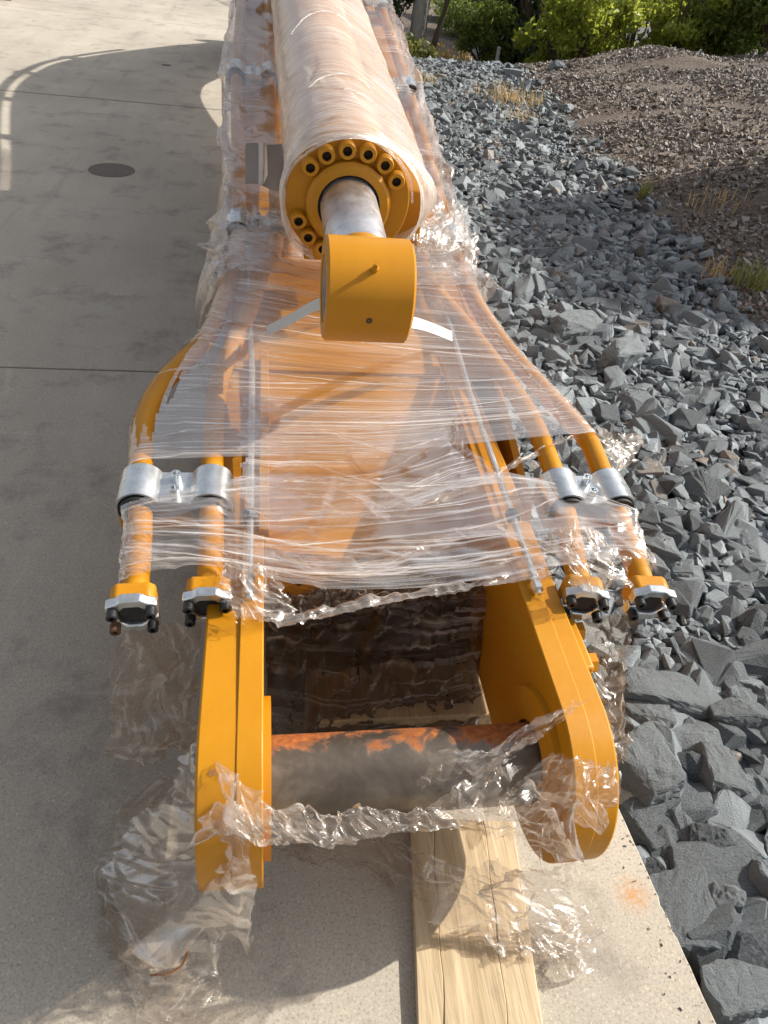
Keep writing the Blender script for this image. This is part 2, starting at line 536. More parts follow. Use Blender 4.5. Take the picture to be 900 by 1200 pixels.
def film_patch(name, rows, mat, label, nu=90, nv=90, amp=.0, freq=8, ripple=0., rfreq=50, seed=1, ragged=0., floor=None, hole=None, cat='plastic film'):
    """film sheet through a grid of control points; rows run along the stretch direction"""
    C = np.array([catmull(r, nu) for r in rows])
    G = np.array([catmull(C[:, i], nv) for i in range(nu)]).transpose(1, 0, 2)
    du = np.linalg.norm(np.diff(G, axis=1), axis=2); dv = np.linalg.norm(np.diff(G, axis=0), axis=2)
    s = np.linspace(0, 1, nu)[None, :] * np.median(du.sum(1)) * np.ones((nv, 1))
    t = np.linspace(0, 1, nv)[:, None] * np.median(dv.sum(0)) * np.ones((1, nu))
    gu = np.gradient(G, axis=1); gv = np.gradient(G, axis=0)
    n = np.cross(gu, gv); n /= np.linalg.norm(n, axis=2, keepdims=True) + 1e-9
    h = np.zeros((nv, nu))
    if amp: h += crumple(s, t, amp, freq, seed)
    if ripple:
        q = np.stack([(s * 2.0).ravel(), (t * rfreq).ravel()], 1)
        a = vnoise(q, seed * 3.3).reshape(nv, nu); b = vnoise(q * [1.3, 2.7], seed * 7.1).reshape(nv, nu)
        h += ripple * (np.abs(a) * 1.6 + .5 * b)
    G = G + n * h[..., None]
    if amp:
        tx = gu / (np.linalg.norm(gu, axis=2, keepdims=True) + 1e-9)
        G = G + tx * (crumple(t, s, amp * .5, freq * .8, seed + 50, 1))[..., None]
    if floor is not None:
        lift = .004 + .5 * np.abs(h)
        G[..., 2] = np.maximum(G[..., 2], floor + lift)
    idx = np.arange(nu * nv).reshape(nv, nu)
    F = np.stack([idx[:-1, :-1], idx[:-1, 1:], idx[1:, 1:], idx[1:, :-1]], -1).reshape(-1, 4)
    keep = np.ones(len(F), bool)
    su = (np.arange(nu - 1) + .5) / (nu - 1); sv = (np.arange(nv - 1) + .5) / (nv - 1)
    SU, SV = np.meshgrid(su, sv)
    if ragged:
        e = np.minimum(np.minimum(SU, 1 - SU), np.minimum(SV, 1 - SV)).ravel()
        nz = vnoise(np.stack([SU.ravel() * 9, SV.ravel() * 9], 1), seed * 1.7) + .5 * vnoise(np.stack([SU.ravel() * 27, SV.ravel() * 27], 1), seed * 2.9)
        keep &= e > ragged * (nz + .55)
    if hole is not None:
        keep &= ~hole(SU, SV).ravel()
    F = F[keep]
    uv = np.stack([s.ravel(), t.ravel()], 1)
    me = fast_mesh(name, G.reshape(-1, 3), F, uv)
    bm = bmesh.new(); bm.from_mesh(me)
    bmesh.ops.delete(bm, geom=[v for v in bm.verts if not v.link_faces], context='VERTS')
    bm.to_mesh(me); bm.free()
    o = obj(name, me, mat)
    return tag(o, label, cat)


def film_rope(name, path, r, mat, label, n=120, k=14, seed=3, cat='plastic film', flat=.6, parent=None):
    """rolled or bunched film following a path"""
    P = catmull(path, n)
    d = np.gradient(P, axis=0); d /= np.linalg.norm(d, axis=1, keepdims=True)
    up = np.array([0, 0, 1.]); x = np.cross(d, up); x /= np.linalg.norm(x, axis=1, keepdims=True) + 1e-9; y = np.cross(x, d)
    L = np.concatenate([[0], np.cumsum(np.linalg.norm(np.diff(P, axis=0), axis=1))])
    rr = np.interp(np.linspace(0, 1, n), np.linspace(0, 1, len(r)), r)
    th = np.linspace(0, 2 * math.pi, k, endpoint=False)
    S = L[:, None] * np.ones((1, k)); T = th[None, :] / 6.28 * .12 * np.ones((n, 1))
    tw = 5. * L[:, None] + seed
    c = crumple(S, T, .3, 12, seed, 2) + .35 * np.cos(3 * (th[None, :] + tw)) * 1.
    rad = rr[:, None] * (1 + c)
    V = P[:, None] + rad[..., None] * (np.cos(th + tw * .4)[..., None] * x[:, None] + flat * np.sin(th + tw * .4)[..., None] * y[:, None])
    idx = np.arange(n * k).reshape(n, k)
    F = np.stack([idx[:-1], np.roll(idx, -1, 1)[:-1], np.roll(idx, -1, 1)[1:], idx[1:]], -1).reshape(-1, 4)
    me = fast_mesh(name, V.reshape(-1, 3), F, np.stack([S.ravel(), T.ravel() * 3], 1))
    o = obj(name, me, mat, parent)
    return tag(o, label, cat) if parent is None else o


def film_ribbon(name, path, w, mat, label, n=150, m=26, seed=3, amp=.0045, freq=5, ragged=.10, ndir=(0, -.62, .2)):
    """gathered strip of film along a path, w = widths along it"""
    P = catmull(path, 14); ww = np.interp(np.linspace(0, 1, 14), np.linspace(0, 1, len(w)), w)
    g = np.random.default_rng(seed); nd_ = np.array(ndir, float); nd_ /= np.linalg.norm(nd_)
    rows = []
    for k, q in enumerate((-1, -.35, .3, 1)):
        rows.append([p + nd_ * (q * x + g.normal(0, .12) * x) + np.array([0, 0, (.25 * x if k in (1,) else 0.)]) for p, x in zip(P, ww)])
    return film_patch(name, rows, mat, label, n, m, amp=amp, freq=freq, seed=seed, ragged=ragged)


def pleats(sheet, rows, n, seed, w=(.002, .007), cross=.16, u0=.12, u1=.88, dz=.004):
    """taut folded strands lying on a film sheet, each a part of it"""
    g = np.random.default_rng(seed); C = np.array([catmull(r, 40) for r in rows]); nr = len(rows) - 1
    for _ in range(n):
        a = g.uniform(.03, .97); b = np.clip(a + g.normal(0, cross), .02, .98); l, r = sorted(g.uniform(u0, u1, 2))
        if r - l < .25: l, r = max(u0, l - .15), min(u1, r + .2)
        us = np.linspace(l, r, 12); P = []
        for q, u_ in enumerate(us):
            v_ = (a + (b - a) * q / 11) * nr; i_ = min(int(v_), nr - 1); fx = v_ - i_
            k_ = u_ * 39; j_ = min(int(k_), 38); fy = k_ - j_
            P.append((C[i_, j_] * (1 - fy) + C[i_, j_ + 1] * fy) * (1 - fx) + (C[i_ + 1, j_] * (1 - fy) + C[i_ + 1, j_ + 1] * fy) * fx + [0, 0, dz])
        ww = g.uniform(*w)
        o = film_ribbon('pleat', P, [.0006, ww, ww * g.uniform(.4, 1.2), ww, .0006], 'film_edge', None, 50, 5, int(g.integers(1e6)), amp=.0008, freq=14, ragged=0., ndir=(0, -.8, .25))
        for k_ in ('category', 'label'):
            if k_ in o: del o[k_]
        o.parent = sheet


# ------------------------------------------------------------------ the ground


def sm(x): x = np.clip(x, 0, 1); return x * x * (3 - 2 * x)


def x_edge(Y): return .925 - .0704 * np.asarray(Y, float)


def x_bound(Y):
    Y = np.asarray(Y, float)
    return 2.35 + .10 * (Y - 4) + .30 * np.clip(4 - Y, 0, 4)


def terr(X, Y):
    X = np.asarray(X, float); Y = np.asarray(Y, float)
    d = np.clip(X - x_edge(Y), 0, 6)
    z = -.13 + .022 * d
    m = sm((X - x_bound(Y)) / 3.0) * sm((Y - 2.2) / 4.5)
    z = z + .34 * m + .10 * np.exp(-((X - x_bound(Y) - 1.0) / .7) ** 2 - ((Y - 6.5) / 2.5) ** 2)
    z = z + .05 * np.sin(X * 2.1 + .6 * Y) * m + .03 * np.sin(X * .7 + Y * 2.9) * m
    z = z - (.85 + .55 * m) * sm((Y - 11.6 - .25 * np.clip(X - 3, 0, 6)) / 4.5)
    return z


XS = np.concatenate([np.linspace(-40, .0, 6), np.linspace(.2, 9, 130), np.linspace(9.3, 60, 40)])
YS = np.concatenate([np.linspace(-6, -.5, 6), np.linspace(-.3, 17, 190), np.linspace(17.5, 160, 50)])
GX, GY = np.meshgrid(XS, YS)
GZ = terr(GX, GY) - .02
GZ = np.where(GX < x_edge(GY) - .05, np.minimum(GZ, -.35), GZ)
msk = sm((GX - x_bound(GY)) / .6)
nz = np.array([mnoise.noise(Vector((a * 2.2, b * 2.2, .3))) + .5 * mnoise.noise(Vector((a * 6, b * 6, 4.))) for a, b in zip(GX.ravel(), GY.ravel())]).reshape(GX.shape)
GZ += .045 * nz * msk * (GY < 18)
idx = np.arange(GX.size).reshape(GX.shape)
F = np.stack([idx[:-1, :-1], idx[:-1, 1:], idx[1:, 1:], idx[1:, :-1]], -1).reshape(-1, 4)
ground = obj('ground', fast_mesh('ground', np.stack([GX, GY, GZ], -1).reshape(-1, 3), F), 'soil')
tag(ground, kind='structure')

J1 = float(at(100, 433, 0)[1]); J2 = float(at(130, 117, 0)[1])
ys = [-4, J1, J2, J2 + (J2 - J1), 45]
for a, b in zip(ys[:-1], ys[1:]):
    a2, b2 = a + (.016 if a > 4 else .005), b - (.016 if b > 4 else .005)
    m = MB()
    ny = max(2, int((min(b2, 16) - a2) / .018)) if a2 < 14 else 2
    ey_ = np.linspace(a2, b2, ny); pts_ = [(-45, a2)]
    for y in ey_:
        c_ = mnoise.noise(Vector((y * 9, 1, 0))); c2 = mnoise.noise(Vector((y * 34, 5, 0)))
        pts_.append((float(x_edge(y)) + .0025 * c_ - .010 * max(0, c2 - .22) - .004 * abs(c2), y))
    pts_.append((-45, b2)); n_ = len(pts_)
    m.add([(x, y, -.2) for x, y in pts_] + [(x, y, 0) for x, y in pts_], [tuple(range(n_ - 1, -1, -1)), tuple(range(n_, 2 * n_))] + [(i, (i + 1) % n_, (i + 1) % n_ + n_, i + n_) for i in range(n_)])
    o = m.build('concrete_slab', 'concrete', None, .003, 1)
    tag(o, kind='structure')
    if a < 4 < b:
        for (u, vv, r) in ((131, 199.5, .155),):
            p = at(u, vv, 0)
            k = MB().lathe([(0, .0005), (.0035, r), (0, r + .002)], frame((p[0], p[1], .0005), (0, 0, 1)), 40)
            k.build('mortar_patch', 'patch', o)
    if a > 4 and a < J2 + 1:
        p = at(195, 76.5, 0)
        MB().lathe([(0, .0005), (.003, .05), (0, .052)], frame((p[0], p[1], .0005), (0, 0, 1)), 30).build('mortar_patch', 'patch', o)

road = MB()
rv = [(-3, 17.6, -.92), (40, 19.5, -.92), (60, 60, -.9), (-20, 60, -.9)]
road.add(rv, [(0, 1, 2, 3)])
# ------------------------------------------------------------------ excavator boom
XL, XR = -.13, .72
TOP = [(1.9, .56), (2.66, .625), (3.93, .885), (5.65, 1.15), (7.2, 1.43), (8.2, 1.56), (9.0, 1.54), (9.5, 1.45), (10.1, 1.2), (10.9, .75), (11.3, .45)]
BOT = [(1.45, .055), (3, .13), (5, .43), (6.45, .70), (8, .96), (8.7, 1.0), (9.1, .94), (9.5, .80), (10.2, .36), (10.7, .10), (11.2, .08)]
TC = catmull(TOP, 80); BC = catmull(BOT, 80)
ztop = lambda y: float(np.interp(y, TC[:, 0], TC[:, 1]))
zbot = lambda y: float(np.interp(y, BC[:, 0], BC[:, 1]))

boom = thing('excavator_boom', 'long yellow excavator boom with forked end, lying wrapped in clear film on the slab', 'excavator boom', (.295, .9, 0))
foot = [(11.42 + .12 * math.cos(a), .35 + .27 * math.sin(a)) for a in np.linspace(1.3, -1.5, 10)]
side = [tuple(p) for p in TC] + foot + [tuple(p) for p in BC[::-1]] + [(1.30, .20), (1.42, .45)]
for x0, x1 in ((XL, XL + .022), (XR - .022, XR)):
    MB().prism(side, x0, x1).build('side_plate', 'yellow', boom)
for curve, nm, dz in ((TC, 'top_plate', -.018), (BC, 'bottom_plate', .018)):
    m = MB(); v = []; f = []
    for i, (y, z) in enumerate(curve):
        v += [(XL + .024, y, z + dz / 9), (XR - .024, y, z + dz / 9), (XR - .024, y, z + dz), (XL + .024, y, z + dz)]
        if i:
            o = (i - 1) * 4
            f += [(o + a, o + (a + 1) % 4, o + 4 + (a + 1) % 4, o + 4 + a) for a in range(4)]
    f += [(0, 1, 2, 3), (len(v) - 4, len(v) - 1, len(v) - 2, len(v) - 3)]
    m.add(v, f, True).build(nm, 'yellow', boom)
# recessed deck between the fork arms, rolling under into the mouth
deck = [(1.93, .555), (1.80, .52), (1.62, .45), (1.45, .38), (1.34, .335), (1.27, .29), (1.25, .24), (1.30, .19), (1.42, .15)]
dc = catmull(deck, 40); m = MB(); v = []; f = []
for i, (y, z) in enumerate(dc):
    d = np.gradient(dc, axis=0)[i]; n2 = np.array([d[1], -d[0]]); n2 /= np.linalg.norm(n2) + 1e-9
    q = np.array([y, z]) - n2 * .0 + n2 * -.02
    v += [(-.003, y, z), (.543, y, z), (.543, q[0], q[1]), (-.003, q[0], q[1])]
    if i:
        o = (i - 1) * 4
        f += [(o + a, o + (a + 1) % 4, o + 4 + (a + 1) % 4, o + 4 + a) for a in range(4)]
m.add(v, f, True).build('deck_plate', 'yellow', boom)


def ear(r, top, back, zb):
    a = [(.72 + r * math.cos(t), .35 + r * math.sin(t)) for t in np.linspace(R_(95), R_(262), 26)]
    return a + [(1.10, zb), (1.40, .07), (back, .035), (back, top), (1.25, top), (1.0, top - .004)]


PX = (-.005, .545)
for s, xi in ((-1, PX[0]), (1, PX[1])):
    e = MB().prism(ear(.195, .557, 2.05, .155), min(xi, xi + s * .046), max(xi, xi + s * .046)).build('fork_arm', 'yellow', boom, .0025)
    xo = xi + s * .036
    MB().prism(ear(.193, .549, 2.05, .157), min(xo, xo + s * (.076 if s < 0 else .052)), max(xo, xo + s * (.076 if s < 0 else .052))).build('doubler_plate', 'yellow', boom, .005)
    MB().lathe([(0, .082), (0, .15), (.014, .15), (.014, .082)], frame((xi, .72, .345), (-s, 0, 0), (0, 1, 0)), 44, True).build('pin_boss', 'yellow', boom)
    # inner edge rib with grease tube
    MB().prism([(1.18, .545), (1.95, .575), (1.95, .598), (1.18, .572)], min(xi - .012, xi + .012), max(xi - .012, xi + .012)).build('weld_rib', 'yellow', boom, .002)
    gt = [(xi + s * .030, 1.03, .574), (xi + s * .030, 1.20, .582), (xi + s * .032, 1.6, .60), (xi + s * .036, 1.86, .62), (xi + s * .05, 2.2, .63), (xi + s * .055, 2.7, .66)]
    g = MB().tube(catmull(gt, 24), .0085, 10).build('grease_tube', 'zinc', boom)
    mm = frame((xi + s * .030, .985, .570), (0, 1, .02))
    MB().lathe([(-.012, .0005), (-.012, .006), (.0, .006), (.0, .013), (.020, .013), (.022, .008), (.034, .008), (.036, .013), (.056, .013), (.056, .008)], mm, 6, smooth=False).build('tube_nut', 'zinc', g)
    MB().lathe([(0, .008), (0, .016), (.022, .016), (.022, .008)], frame((xi + s * .030, 1.20, .582), (0, 1, .05)), 16).build('tube_collar', 'black', g)
rp = MB().box((.632, .83, .40), (.672, .99, .50)).build('pin_keeper', 'yellow', boom, .006)
for yy in (.865, .95):
    MB().lathe([(0, .001), (0, .022), (.02, .022), (.02, .001)], frame((.672, yy, .47), (1, 0, 0), (0, 1, 0)), 6, smooth=False).build('bolt', 'yellow', rp)

pm = MB().lathe([(-.28, .001), (-.28, .080), (.28, .080), (.28, .001)], frame((0, 0, 0), (1, 0, 0), (0, 1, 0)), 72)
pin = pm.build('pivot_pin', 'pin', boom); pin.location = (.27, .72, .335); pin['label'] = 'bare steel pivot pin with rust along its crown'

# hydraulic pipes along the boom
CY = [2.664, 3.95, 5.2, 6.5, 7.7, 8.8, 9.7]


def far_pipe(x, x2):
    ys_ = [4.6, 5.65, 6.8, 7.7, 8.4, 8.9, 9.4, 9.9, 10.4]
    return [np.array([x + (x2 - x) * 0, y, ztop(y) + .072]) for y in ys_]


LO = [at(158, 700, .545), at(163, 640, .557), at(165, 580, .575), at(166, 525, .588), at(171, 488, .595), at(192, 448, .603), at(240, 398, .615), at(258, 362, .63), at(268, 325, .652), at(280, 265, .70), at(277, 88, .955)]
LI = [at(245, 692, .545), at(248, 640, .557), at(248, 580, .575), at(251, 490, .59), at(257, 448, .60), at(266, 420, .612), at(295, 356, .64), at(308, 315, .662), at(324, 268, .70), at(316, 90, .957)]
LO[-1][1] = LI[-1][1] = 3.95
RO = [at(755, 690, .545), at(735, 635, .557), at(715, 582, .575), at(700, 540, .588), at(686, 512, .595), at(655, 478, .605), at(590, 405, .63), np.array([.70, 2.35, .652]), np.array([.695, 2.664, .70]), np.array([.69, 3.95, .955])]
RI = [at(680, 690, .545), at(669, 635, .557), at(658, 582, .575), at(640, 530, .588), at(622, 490, .60), at(590, 440, .61), at(548, 385, .63), np.array([.565, 2.40, .655]), np.array([.56, 2.664, .70]), np.array([.555, 3.95, .955])]
pipes = {}
for nm, P in (('LO', LO), ('LI', LI), ('RO', RO), ('RI', RI)):
    full = list(P) + far_pipe(P[-1][0], P[-1][0])
    C = catmull(full, 150); pipes[nm] = C
    pp = MB().tube(C, .0265, 18).build('hydraulic_pipe', 'yellow', boom)
    # split flange at the open end
    e = P[0]; d = C[0] - C[3]; d /= np.linalg.norm(d)
    fm = frame(e, d) @ Matrix.Scale(.86, 4)
    fl = MB()
    fl.add([fm @ Vector(p) for p in [(x, y, z) for y in (-.012, .030) for x, z in ((-.050, -.030), (-.036, -.042), (.036, -.042), (.050, -.030), (.050, .030), (.034, .046), (-.034, .046), (-.050, .030))]],
           [tuple(range(8)), tuple(range(15, 7, -1))] + [(i, i + 8, (i + 1) % 8 + 8, (i + 1) % 8) for i in range(8)])
    fo = fl.build('pipe_flange', 'yellow', pp, .004)
    # clamp halves: waisted plates with a raised half ring
    cl = MB()
    for zs in (1, -1):
        pts = [(-.056, .004), (-.056, .040), (-.034, .047), (-.022, .058), (.022, .058), (.034, .047), (.056, .040), (.056, .004), (.036, .004), (.030, .020), (.016, .033), (-.016, .033), (-.030, .020), (-.036, .004)]
        pts = [(x, z * zs) for x, z in pts]
        n_ = len(pts)
        cl.add([fm @ Vector((x, y, z)) for y in (.032, .056) for x, z in pts],
               [tuple(range(n_)), tuple(range(2 * n_ - 1, n_ - 1, -1))] + [(i, i + n_, (i + 1) % n_ + n_, (i + 1) % n_) for i in range(n_)])
    cl.build('flange_clamp', 'zinc', pp, .003)
    MB().lathe([(.030, .001), (.044, .001), (.044, .030), (.030, .030)], fm, 24).build('blanking_disc', 'rubber', pp)
    for bx in (-.041, .041):
        for bz in (-.026, .026):
            bmx = fm @ Matrix.Translation((bx, .056, bz))
            rusty = (nm == 'LO' and bx < 0 and bz > 0)
            MB().lathe([(0, .0125), (.021, .0125), (.023, .0105), (.023, .006), (.013, .006), (.013, .0005)], bmx, 16).build('cap_screw', 'rustbolt' if rusty else 'black', pp)


def pipe_clamp(A, B, y0, w=.10, black=True):
    """saddle plate over two pipes (A, B = pipe centres) with rubber sleeves and cap screws"""
    A = np.array(A); B = np.array(B); d = pipes['LO'][60] - pipes['LO'][58]
    cx = (A + B) / 2; sp = np.linalg.norm(B - A) / 2
    slope = math.atan2(ztop(y0 + .2) - ztop(y0 - .2), .4) if y0 > 2.2 else .07
    fm = frame(cx, (0, math.cos(slope), math.sin(slope)), B - A)
    R = .044
    prof = []
    for c, side_ in ((-sp, -1), (sp, 1)):
        arc = [(c + R * math.cos(t), R * math.sin(t)) for t in (np.linspace(math.pi, .37, 14) if side_ < 0 else np.linspace(math.pi - .37, 0, 14))]
        prof += ([(-sp - R, -.028)] if side_ < 0 else []) + arc + ([(sp + R, -.028)] if side_ > 0 else [])
        if side_ < 0:
            prof += [(c + R, .016), (sp - R, .016)]
    n_ = len(prof); th = .005
    v = []
    for y in (-w / 2, w / 2):
        for dx in (0, th):
            for i, (x, z) in enumerate(prof):
                p, q = prof[max(i - 1, 0)], prof[min(i + 1, n_ - 1)]
                t = np.array([q[0] - p[0], q[1] - p[1]]); t /= np.linalg.norm(t) + 1e-9
                v.append(fm @ Vector((x - t[1] * -dx * -1 if False else x - t[1] * dx, y, z + t[0] * dx)))
    f = []
    for i in range(n_ - 1):
        a0, b0, a1, b1 = i, n_ + i, 2 * n_ + i, 3 * n_ + i
        f += [(a0, a0 + 1, a1 + 1, a1), (b0, b1, b1 + 1, b0 + 1), (a0, b0, b0 + 1, a0 + 1), (a1, a1 + 1, b1 + 1, b1)]
    f += [(0, 2 * n_, 3 * n_, n_), (n_ - 1, 2 * n_ - 1, 4 * n_ - 1, 3 * n_ - 1)]
    cl = MB().add(v, f, True).build('pipe_clamp', 'zinc', boom)
    for c in (-sp, sp):
        MB().lathe([(-w / 2 - .010, .026), (-w / 2 - .010, .040), (w / 2 + .010, .040), (w / 2 + .010, .026)], fm @ Matrix.Translation((c, 0, 0)), 28).build('rubber_sleeve', 'rubber', cl)
    for yy in (-.024, .024):
        MB().lathe([(0, .011), (.022, .011), (.022, .0065), (.012, .0065), (.012, .0005)], fm @ Matrix.Translation((0, yy, .021)) @ Matrix.Rotation(R_(90), 4, 'X'), 18).build('cap_screw', 'zinc', cl)
    base = MB().box((-sp - R, -w / 2, -.066), (sp + R, w / 2, -.029), fm).build('clamp_base', 'yellow', cl, .003)
    return cl


def on(nm, y):
    C = pipes[nm]; return np.array([np.interp(y, C[:, 1], C[:, k]) for k in range(3)])


for y in [1.297] + CY:
    pipe_clamp(on('LO', y), on('LI', y), y); pipe_clamp(on('RI', y), on('RO', y), y)

# ------------------------------------------------------------------ arm cylinder on top
cyl = thing('hydraulic_cylinder', 'large yellow hydraulic cylinder with bolted gland and rod eye, lying on the boom', 'hydraulic cylinder', (.23, 1.592, .62))
E0 = np.array([.232, 1.605, .948]); F0 = np.array([.225, 2.026, 1.0])
ax = (F0 - E0); LF = np.linalg.norm(ax); ax /= LF
fm = frame(F0, ax)            # local Y runs back along the barrel, from the collar face
gl = MB().lathe([(.030, .10), (.030, .170), (.034, .174), (.13, .174), (.13, .145)], fm, 64).build('gland_flange', 'yellow', cyl)
MB().lathe([(.0, .086), (0., .108), (.010, .117), (.09, .119)], fm, 64).build('collar', 'yellow', cyl)
MB().lathe([(.010, .079), (.006, .087)], fm, 48).build('wiper_seal', 'rubber', cyl)
MB().lathe([(.10, .152), (2.75, .152), (2.75, .001)], fm, 64).build('barrel', 'yellow', cyl)
MB().lathe([(-.30, .079), (.05, .079)], fm, 64).build('rod', 'chrome', cyl)
for a in (31, 52.5, 74, 96, 118, 139, 201, 222.5, 244, 266, 288, 309):
    t = R_(a)
    bm_ = fm @ Matrix.Translation((.1455 * math.cos(t), .034, .1455 * math.sin(t)))
    bo = MB().lathe([(.0, .0235), (-.025, .0235), (-.029, .021), (-.029, .0125)], bm_, 22).build('cap_screw', 'yellow', gl)
    MB().lathe([(-.029, .0125), (-.012, .0125), (-.012, .0005)], bm_ @ Matrix.Rotation(random.random(), 4, 'Y'), 6, smooth=False).build('hex_socket', 'hole', bo)
em = frame(E0, (1, 0, 0), (0, 1, 0))
ey = MB().lathe([(-.100, .078), (-.100, .112), (-.094, .119), (.094, .119), (.100, .112), (.100, .078)], em, 72, True).build('rod_eye', 'yellow', cyl)
MB().lathe([(-.096, .078), (-.096, .066), (.096, .066), (.096, .078)], em, 48).build('bushing', 'steel', ey)
MB().lathe([(-.345, .062), (-.315, .066), (-.30, .079), (-.296, .0795)], fm, 48).build('rod_neck', 'yellow', ey)
MB().lathe([(-.43, .060), (-.315, .066)], fm, 40).build('eye_shank', 'yellow', ey)
nd = Vector((0, -.70, .71)).normalized()
nm_ = frame(Vector(E0) + Vector((.004, 0, 0)) + nd * .118, nd)
MB().lathe([(0, .0075), (.012, .0075), (.014, .005), (.026, .005), (.030, .0035), (.030, .0003)], nm_, 12).build('grease_nipple', 'yellow', ey)
nd2 = Vector((0, -.985, -.17)).normalized()
MB().lathe([(0, .0005), (.0012, .006), (0., .008)], frame(Vector(E0) + Vector((-.002, 0, 0)) + nd2 * .1188, nd2), 14).build('plug_hole', 'hole', ey)
# port block and oil line on the right of the barrel
pb = MB().box((.10, .09, -.16), (.235, .30, .02), fm).build('port_block', 'yellow', cyl, .008)
MB().tube([fm @ Vector(p) for p in ((.215, .30, -.07), (.215, .6, -.07), (.215, 1.6, -.07), (.215, 2.6, -.07))], .026, 16).build('oil_line', 'yellow', cyl)
for ly in (.75, 1.7):
    MB().box((.13, ly, -.10), (.235, ly + .06, -.04), fm).build('line_bracket', 'yellow', cyl, .004)
# saddle that carries the barrel and clevis at its far end
MB().box((-.10, .25, -.30), (.10, .37, -.146), fm).build('rest_saddle', 'yellow', cyl, .006)
clv = fm @ Vector((0, 2.75, 0))
for s in (-1, 1):
    MB().prism([(clv.y - .05, clv.z + .12), (clv.y + .35, ztop(clv.y + .3) + .30), (clv.y + .55, ztop(clv.y + .55) - .03), (clv.y - .12, ztop(clv.y - .12) - .03), (clv.y - .12, clv.z - .1)], .24 + s * .19 - .015, .24 + s * .19 + .015).build('clevis_plate', 'yellow', cyl)

# ------------------------------------------------------------------ white webbing strap through the eye
st = thing('lashing_strap', 'white webbing strap threaded through the cylinder rod eye', 'strap', tuple(at(378, 355, .80)))
for path in ([at(312, 388, .672), at(340, 374, .75), at(377, 356, .855), np.array([.19, 1.60, .875])],
             [np.array([.27, 1.60, .875]), np.array([.345, 1.615, .868]), at(500, 382, .77), at(530, 394, .69)]):
    C = catmull(path, 20); v = []; f = []
    for i, p in enumerate(C):
        w_ = .0155
        v += [p + [0, w_ * .75, w_ * .66], p - [0, w_ * .75, w_ * .66], p - [0, w_ * .75 - .002, w_ * .66 + .002], p + [0, w_ * .75 + .002, w_ * .66 - .002]]
        if i: o = (i - 1) * 4; f += [(o + a, o + (a + 1) % 4, o + 4 + (a + 1) % 4, o + 4 + a) for a in range(4)]
    MB().add(v, f, True).build('strap_tail', 'strap', st)

# folded grey card tucked beside the cylinder
cd = thing('card_sheet', 'folded grey card sheet tucked beside the cylinder barrel, on the pipes', 'card', tuple(at(310, 195, .86)))
cpts = [[at(288, 170, .93), at(304, 172, .93), at(322, 168, .94), at(338, 170, .945)], [at(287, 216, .80), at(306, 219, .80), at(324, 221, .80), at(338, 220, .80)]]
C = np.array([catmull(r, 16) for r in cpts]); C[:, :, 2] += .008 * np.sin(np.linspace(0, 7, 16))
V = np.concatenate([C.reshape(-1, 3), C.reshape(-1, 3) + [0, .004, .003]])
ii = np.arange(32).reshape(2, 16)
Fc = np.concatenate([np.stack([ii[0, :-1], ii[0, 1:], ii[1, 1:], ii[1, :-1]], -1) + k for k in (0, 32)])
obj('sheet', fast_mesh('sheet', V, Fc), 'card', cd)
fl_ = [[at(303, 166, .965), at(309, 168, .98), at(312, 172, .96)], [at(303, 216, .815), at(308, 216, .83), at(313, 205, .85)]]
C = np.array([catmull(r, 10) for r in fl_]); V = np.concatenate([C.reshape(-1, 3), C.reshape(-1, 3) + [.002, .004, .0]]); ii = np.arange(20).reshape(2, 10)
Fc = np.concatenate([np.stack([ii[0, :-1], ii[0, 1:], ii[1, 1:], ii[1, :-1]], -1) + k for k in (0, 20)])
obj('folded_flap', fast_mesh('flap', V, Fc), plain('pale_card', (.46, .43, .40), .85), cd)

# ------------------------------------------------------------------ timber under the fork
tb = thing('timber_plank', 'weathered timber plank with split grain lying under the forked end', 'timber plank', tuple(at(560, 1150, 0)))
a0, a1 = at(490, 1200, .024), at(638, 1200, .024); dirv = np.array([.115, .99, 0])
wv = np.array([.99, -.115, 0]); W = .248
org = a0 - dirv * .25; org[2] = 0
cuts = [(0., .052), (.0535, .176), (.1775, .248)]
for k, (c0, c1) in enumerate(cuts):
    n_ = 16; v = []; f = []
    for i in range(n_ + 1):
        y = .66 * i / n_
        j0 = .0022 * math.sin(i * 1.7 + k) * (k > 0) ; j1 = .0022 * math.sin(i * 1.7 + k + 1) * (k < 2)
        gap = .0010 * max(0, 1 - i / 7) - .0007
        l0 = c0 + j0 + (gap if k else 0); l1 = c1 + j1 - (gap if k < 2 else 0)
        zz = .024 + .0015 * math.sin(i * .9 + k * 2)
        for (l, z) in ((l0, .002), (l1, .002), (l1, zz), (l0, zz)):
            p = org + dirv * y + wv * l; v.append((p[0], p[1], z))
        if i: o = (i - 1) * 4; f += [(o + a, o + (a + 1) % 4, o + 4 + (a + 1) % 4, o + 4 + a) for a in range(4)]
    f += [(0, 1, 2, 3), (4 * n_, 4 * n_ + 3, 4 * n_ + 2, 4 * n_ + 1)]
    MB().add(v, f).build('split_board', 'timber', tb, .002)
for (y0, z0, z1, lab) in ((.985, .001, .105, 'square timber packer under the fork arms just behind the pin'), (1.52, 0.001, .050, 'old square timber bearer carrying the boom behind the fork'), (10.75, .001, .075, 'timber bearer under the far foot of the boom')):
    o = MB().box((.10 if y0 < 1.2 else -.02, y0, z0), (.70 if y0 < 1.2 else .62, y0 + (.50 if y0 < 1.2 else .13), z1)).build('timber_bearer', 'timber2', None, .005); tag(o, lab, 'timber')
    if 1.2 < y0 < 5:
        MB().box((.20, y0 + .132, .001), (.30, y0 + .20, .045)).build('packing_block', 'timber2', o)

# ------------------------------------------------------------------ film round the machine
A = np.array


def lift(p, d): return np.array([p[0], p[1], p[2] + d])


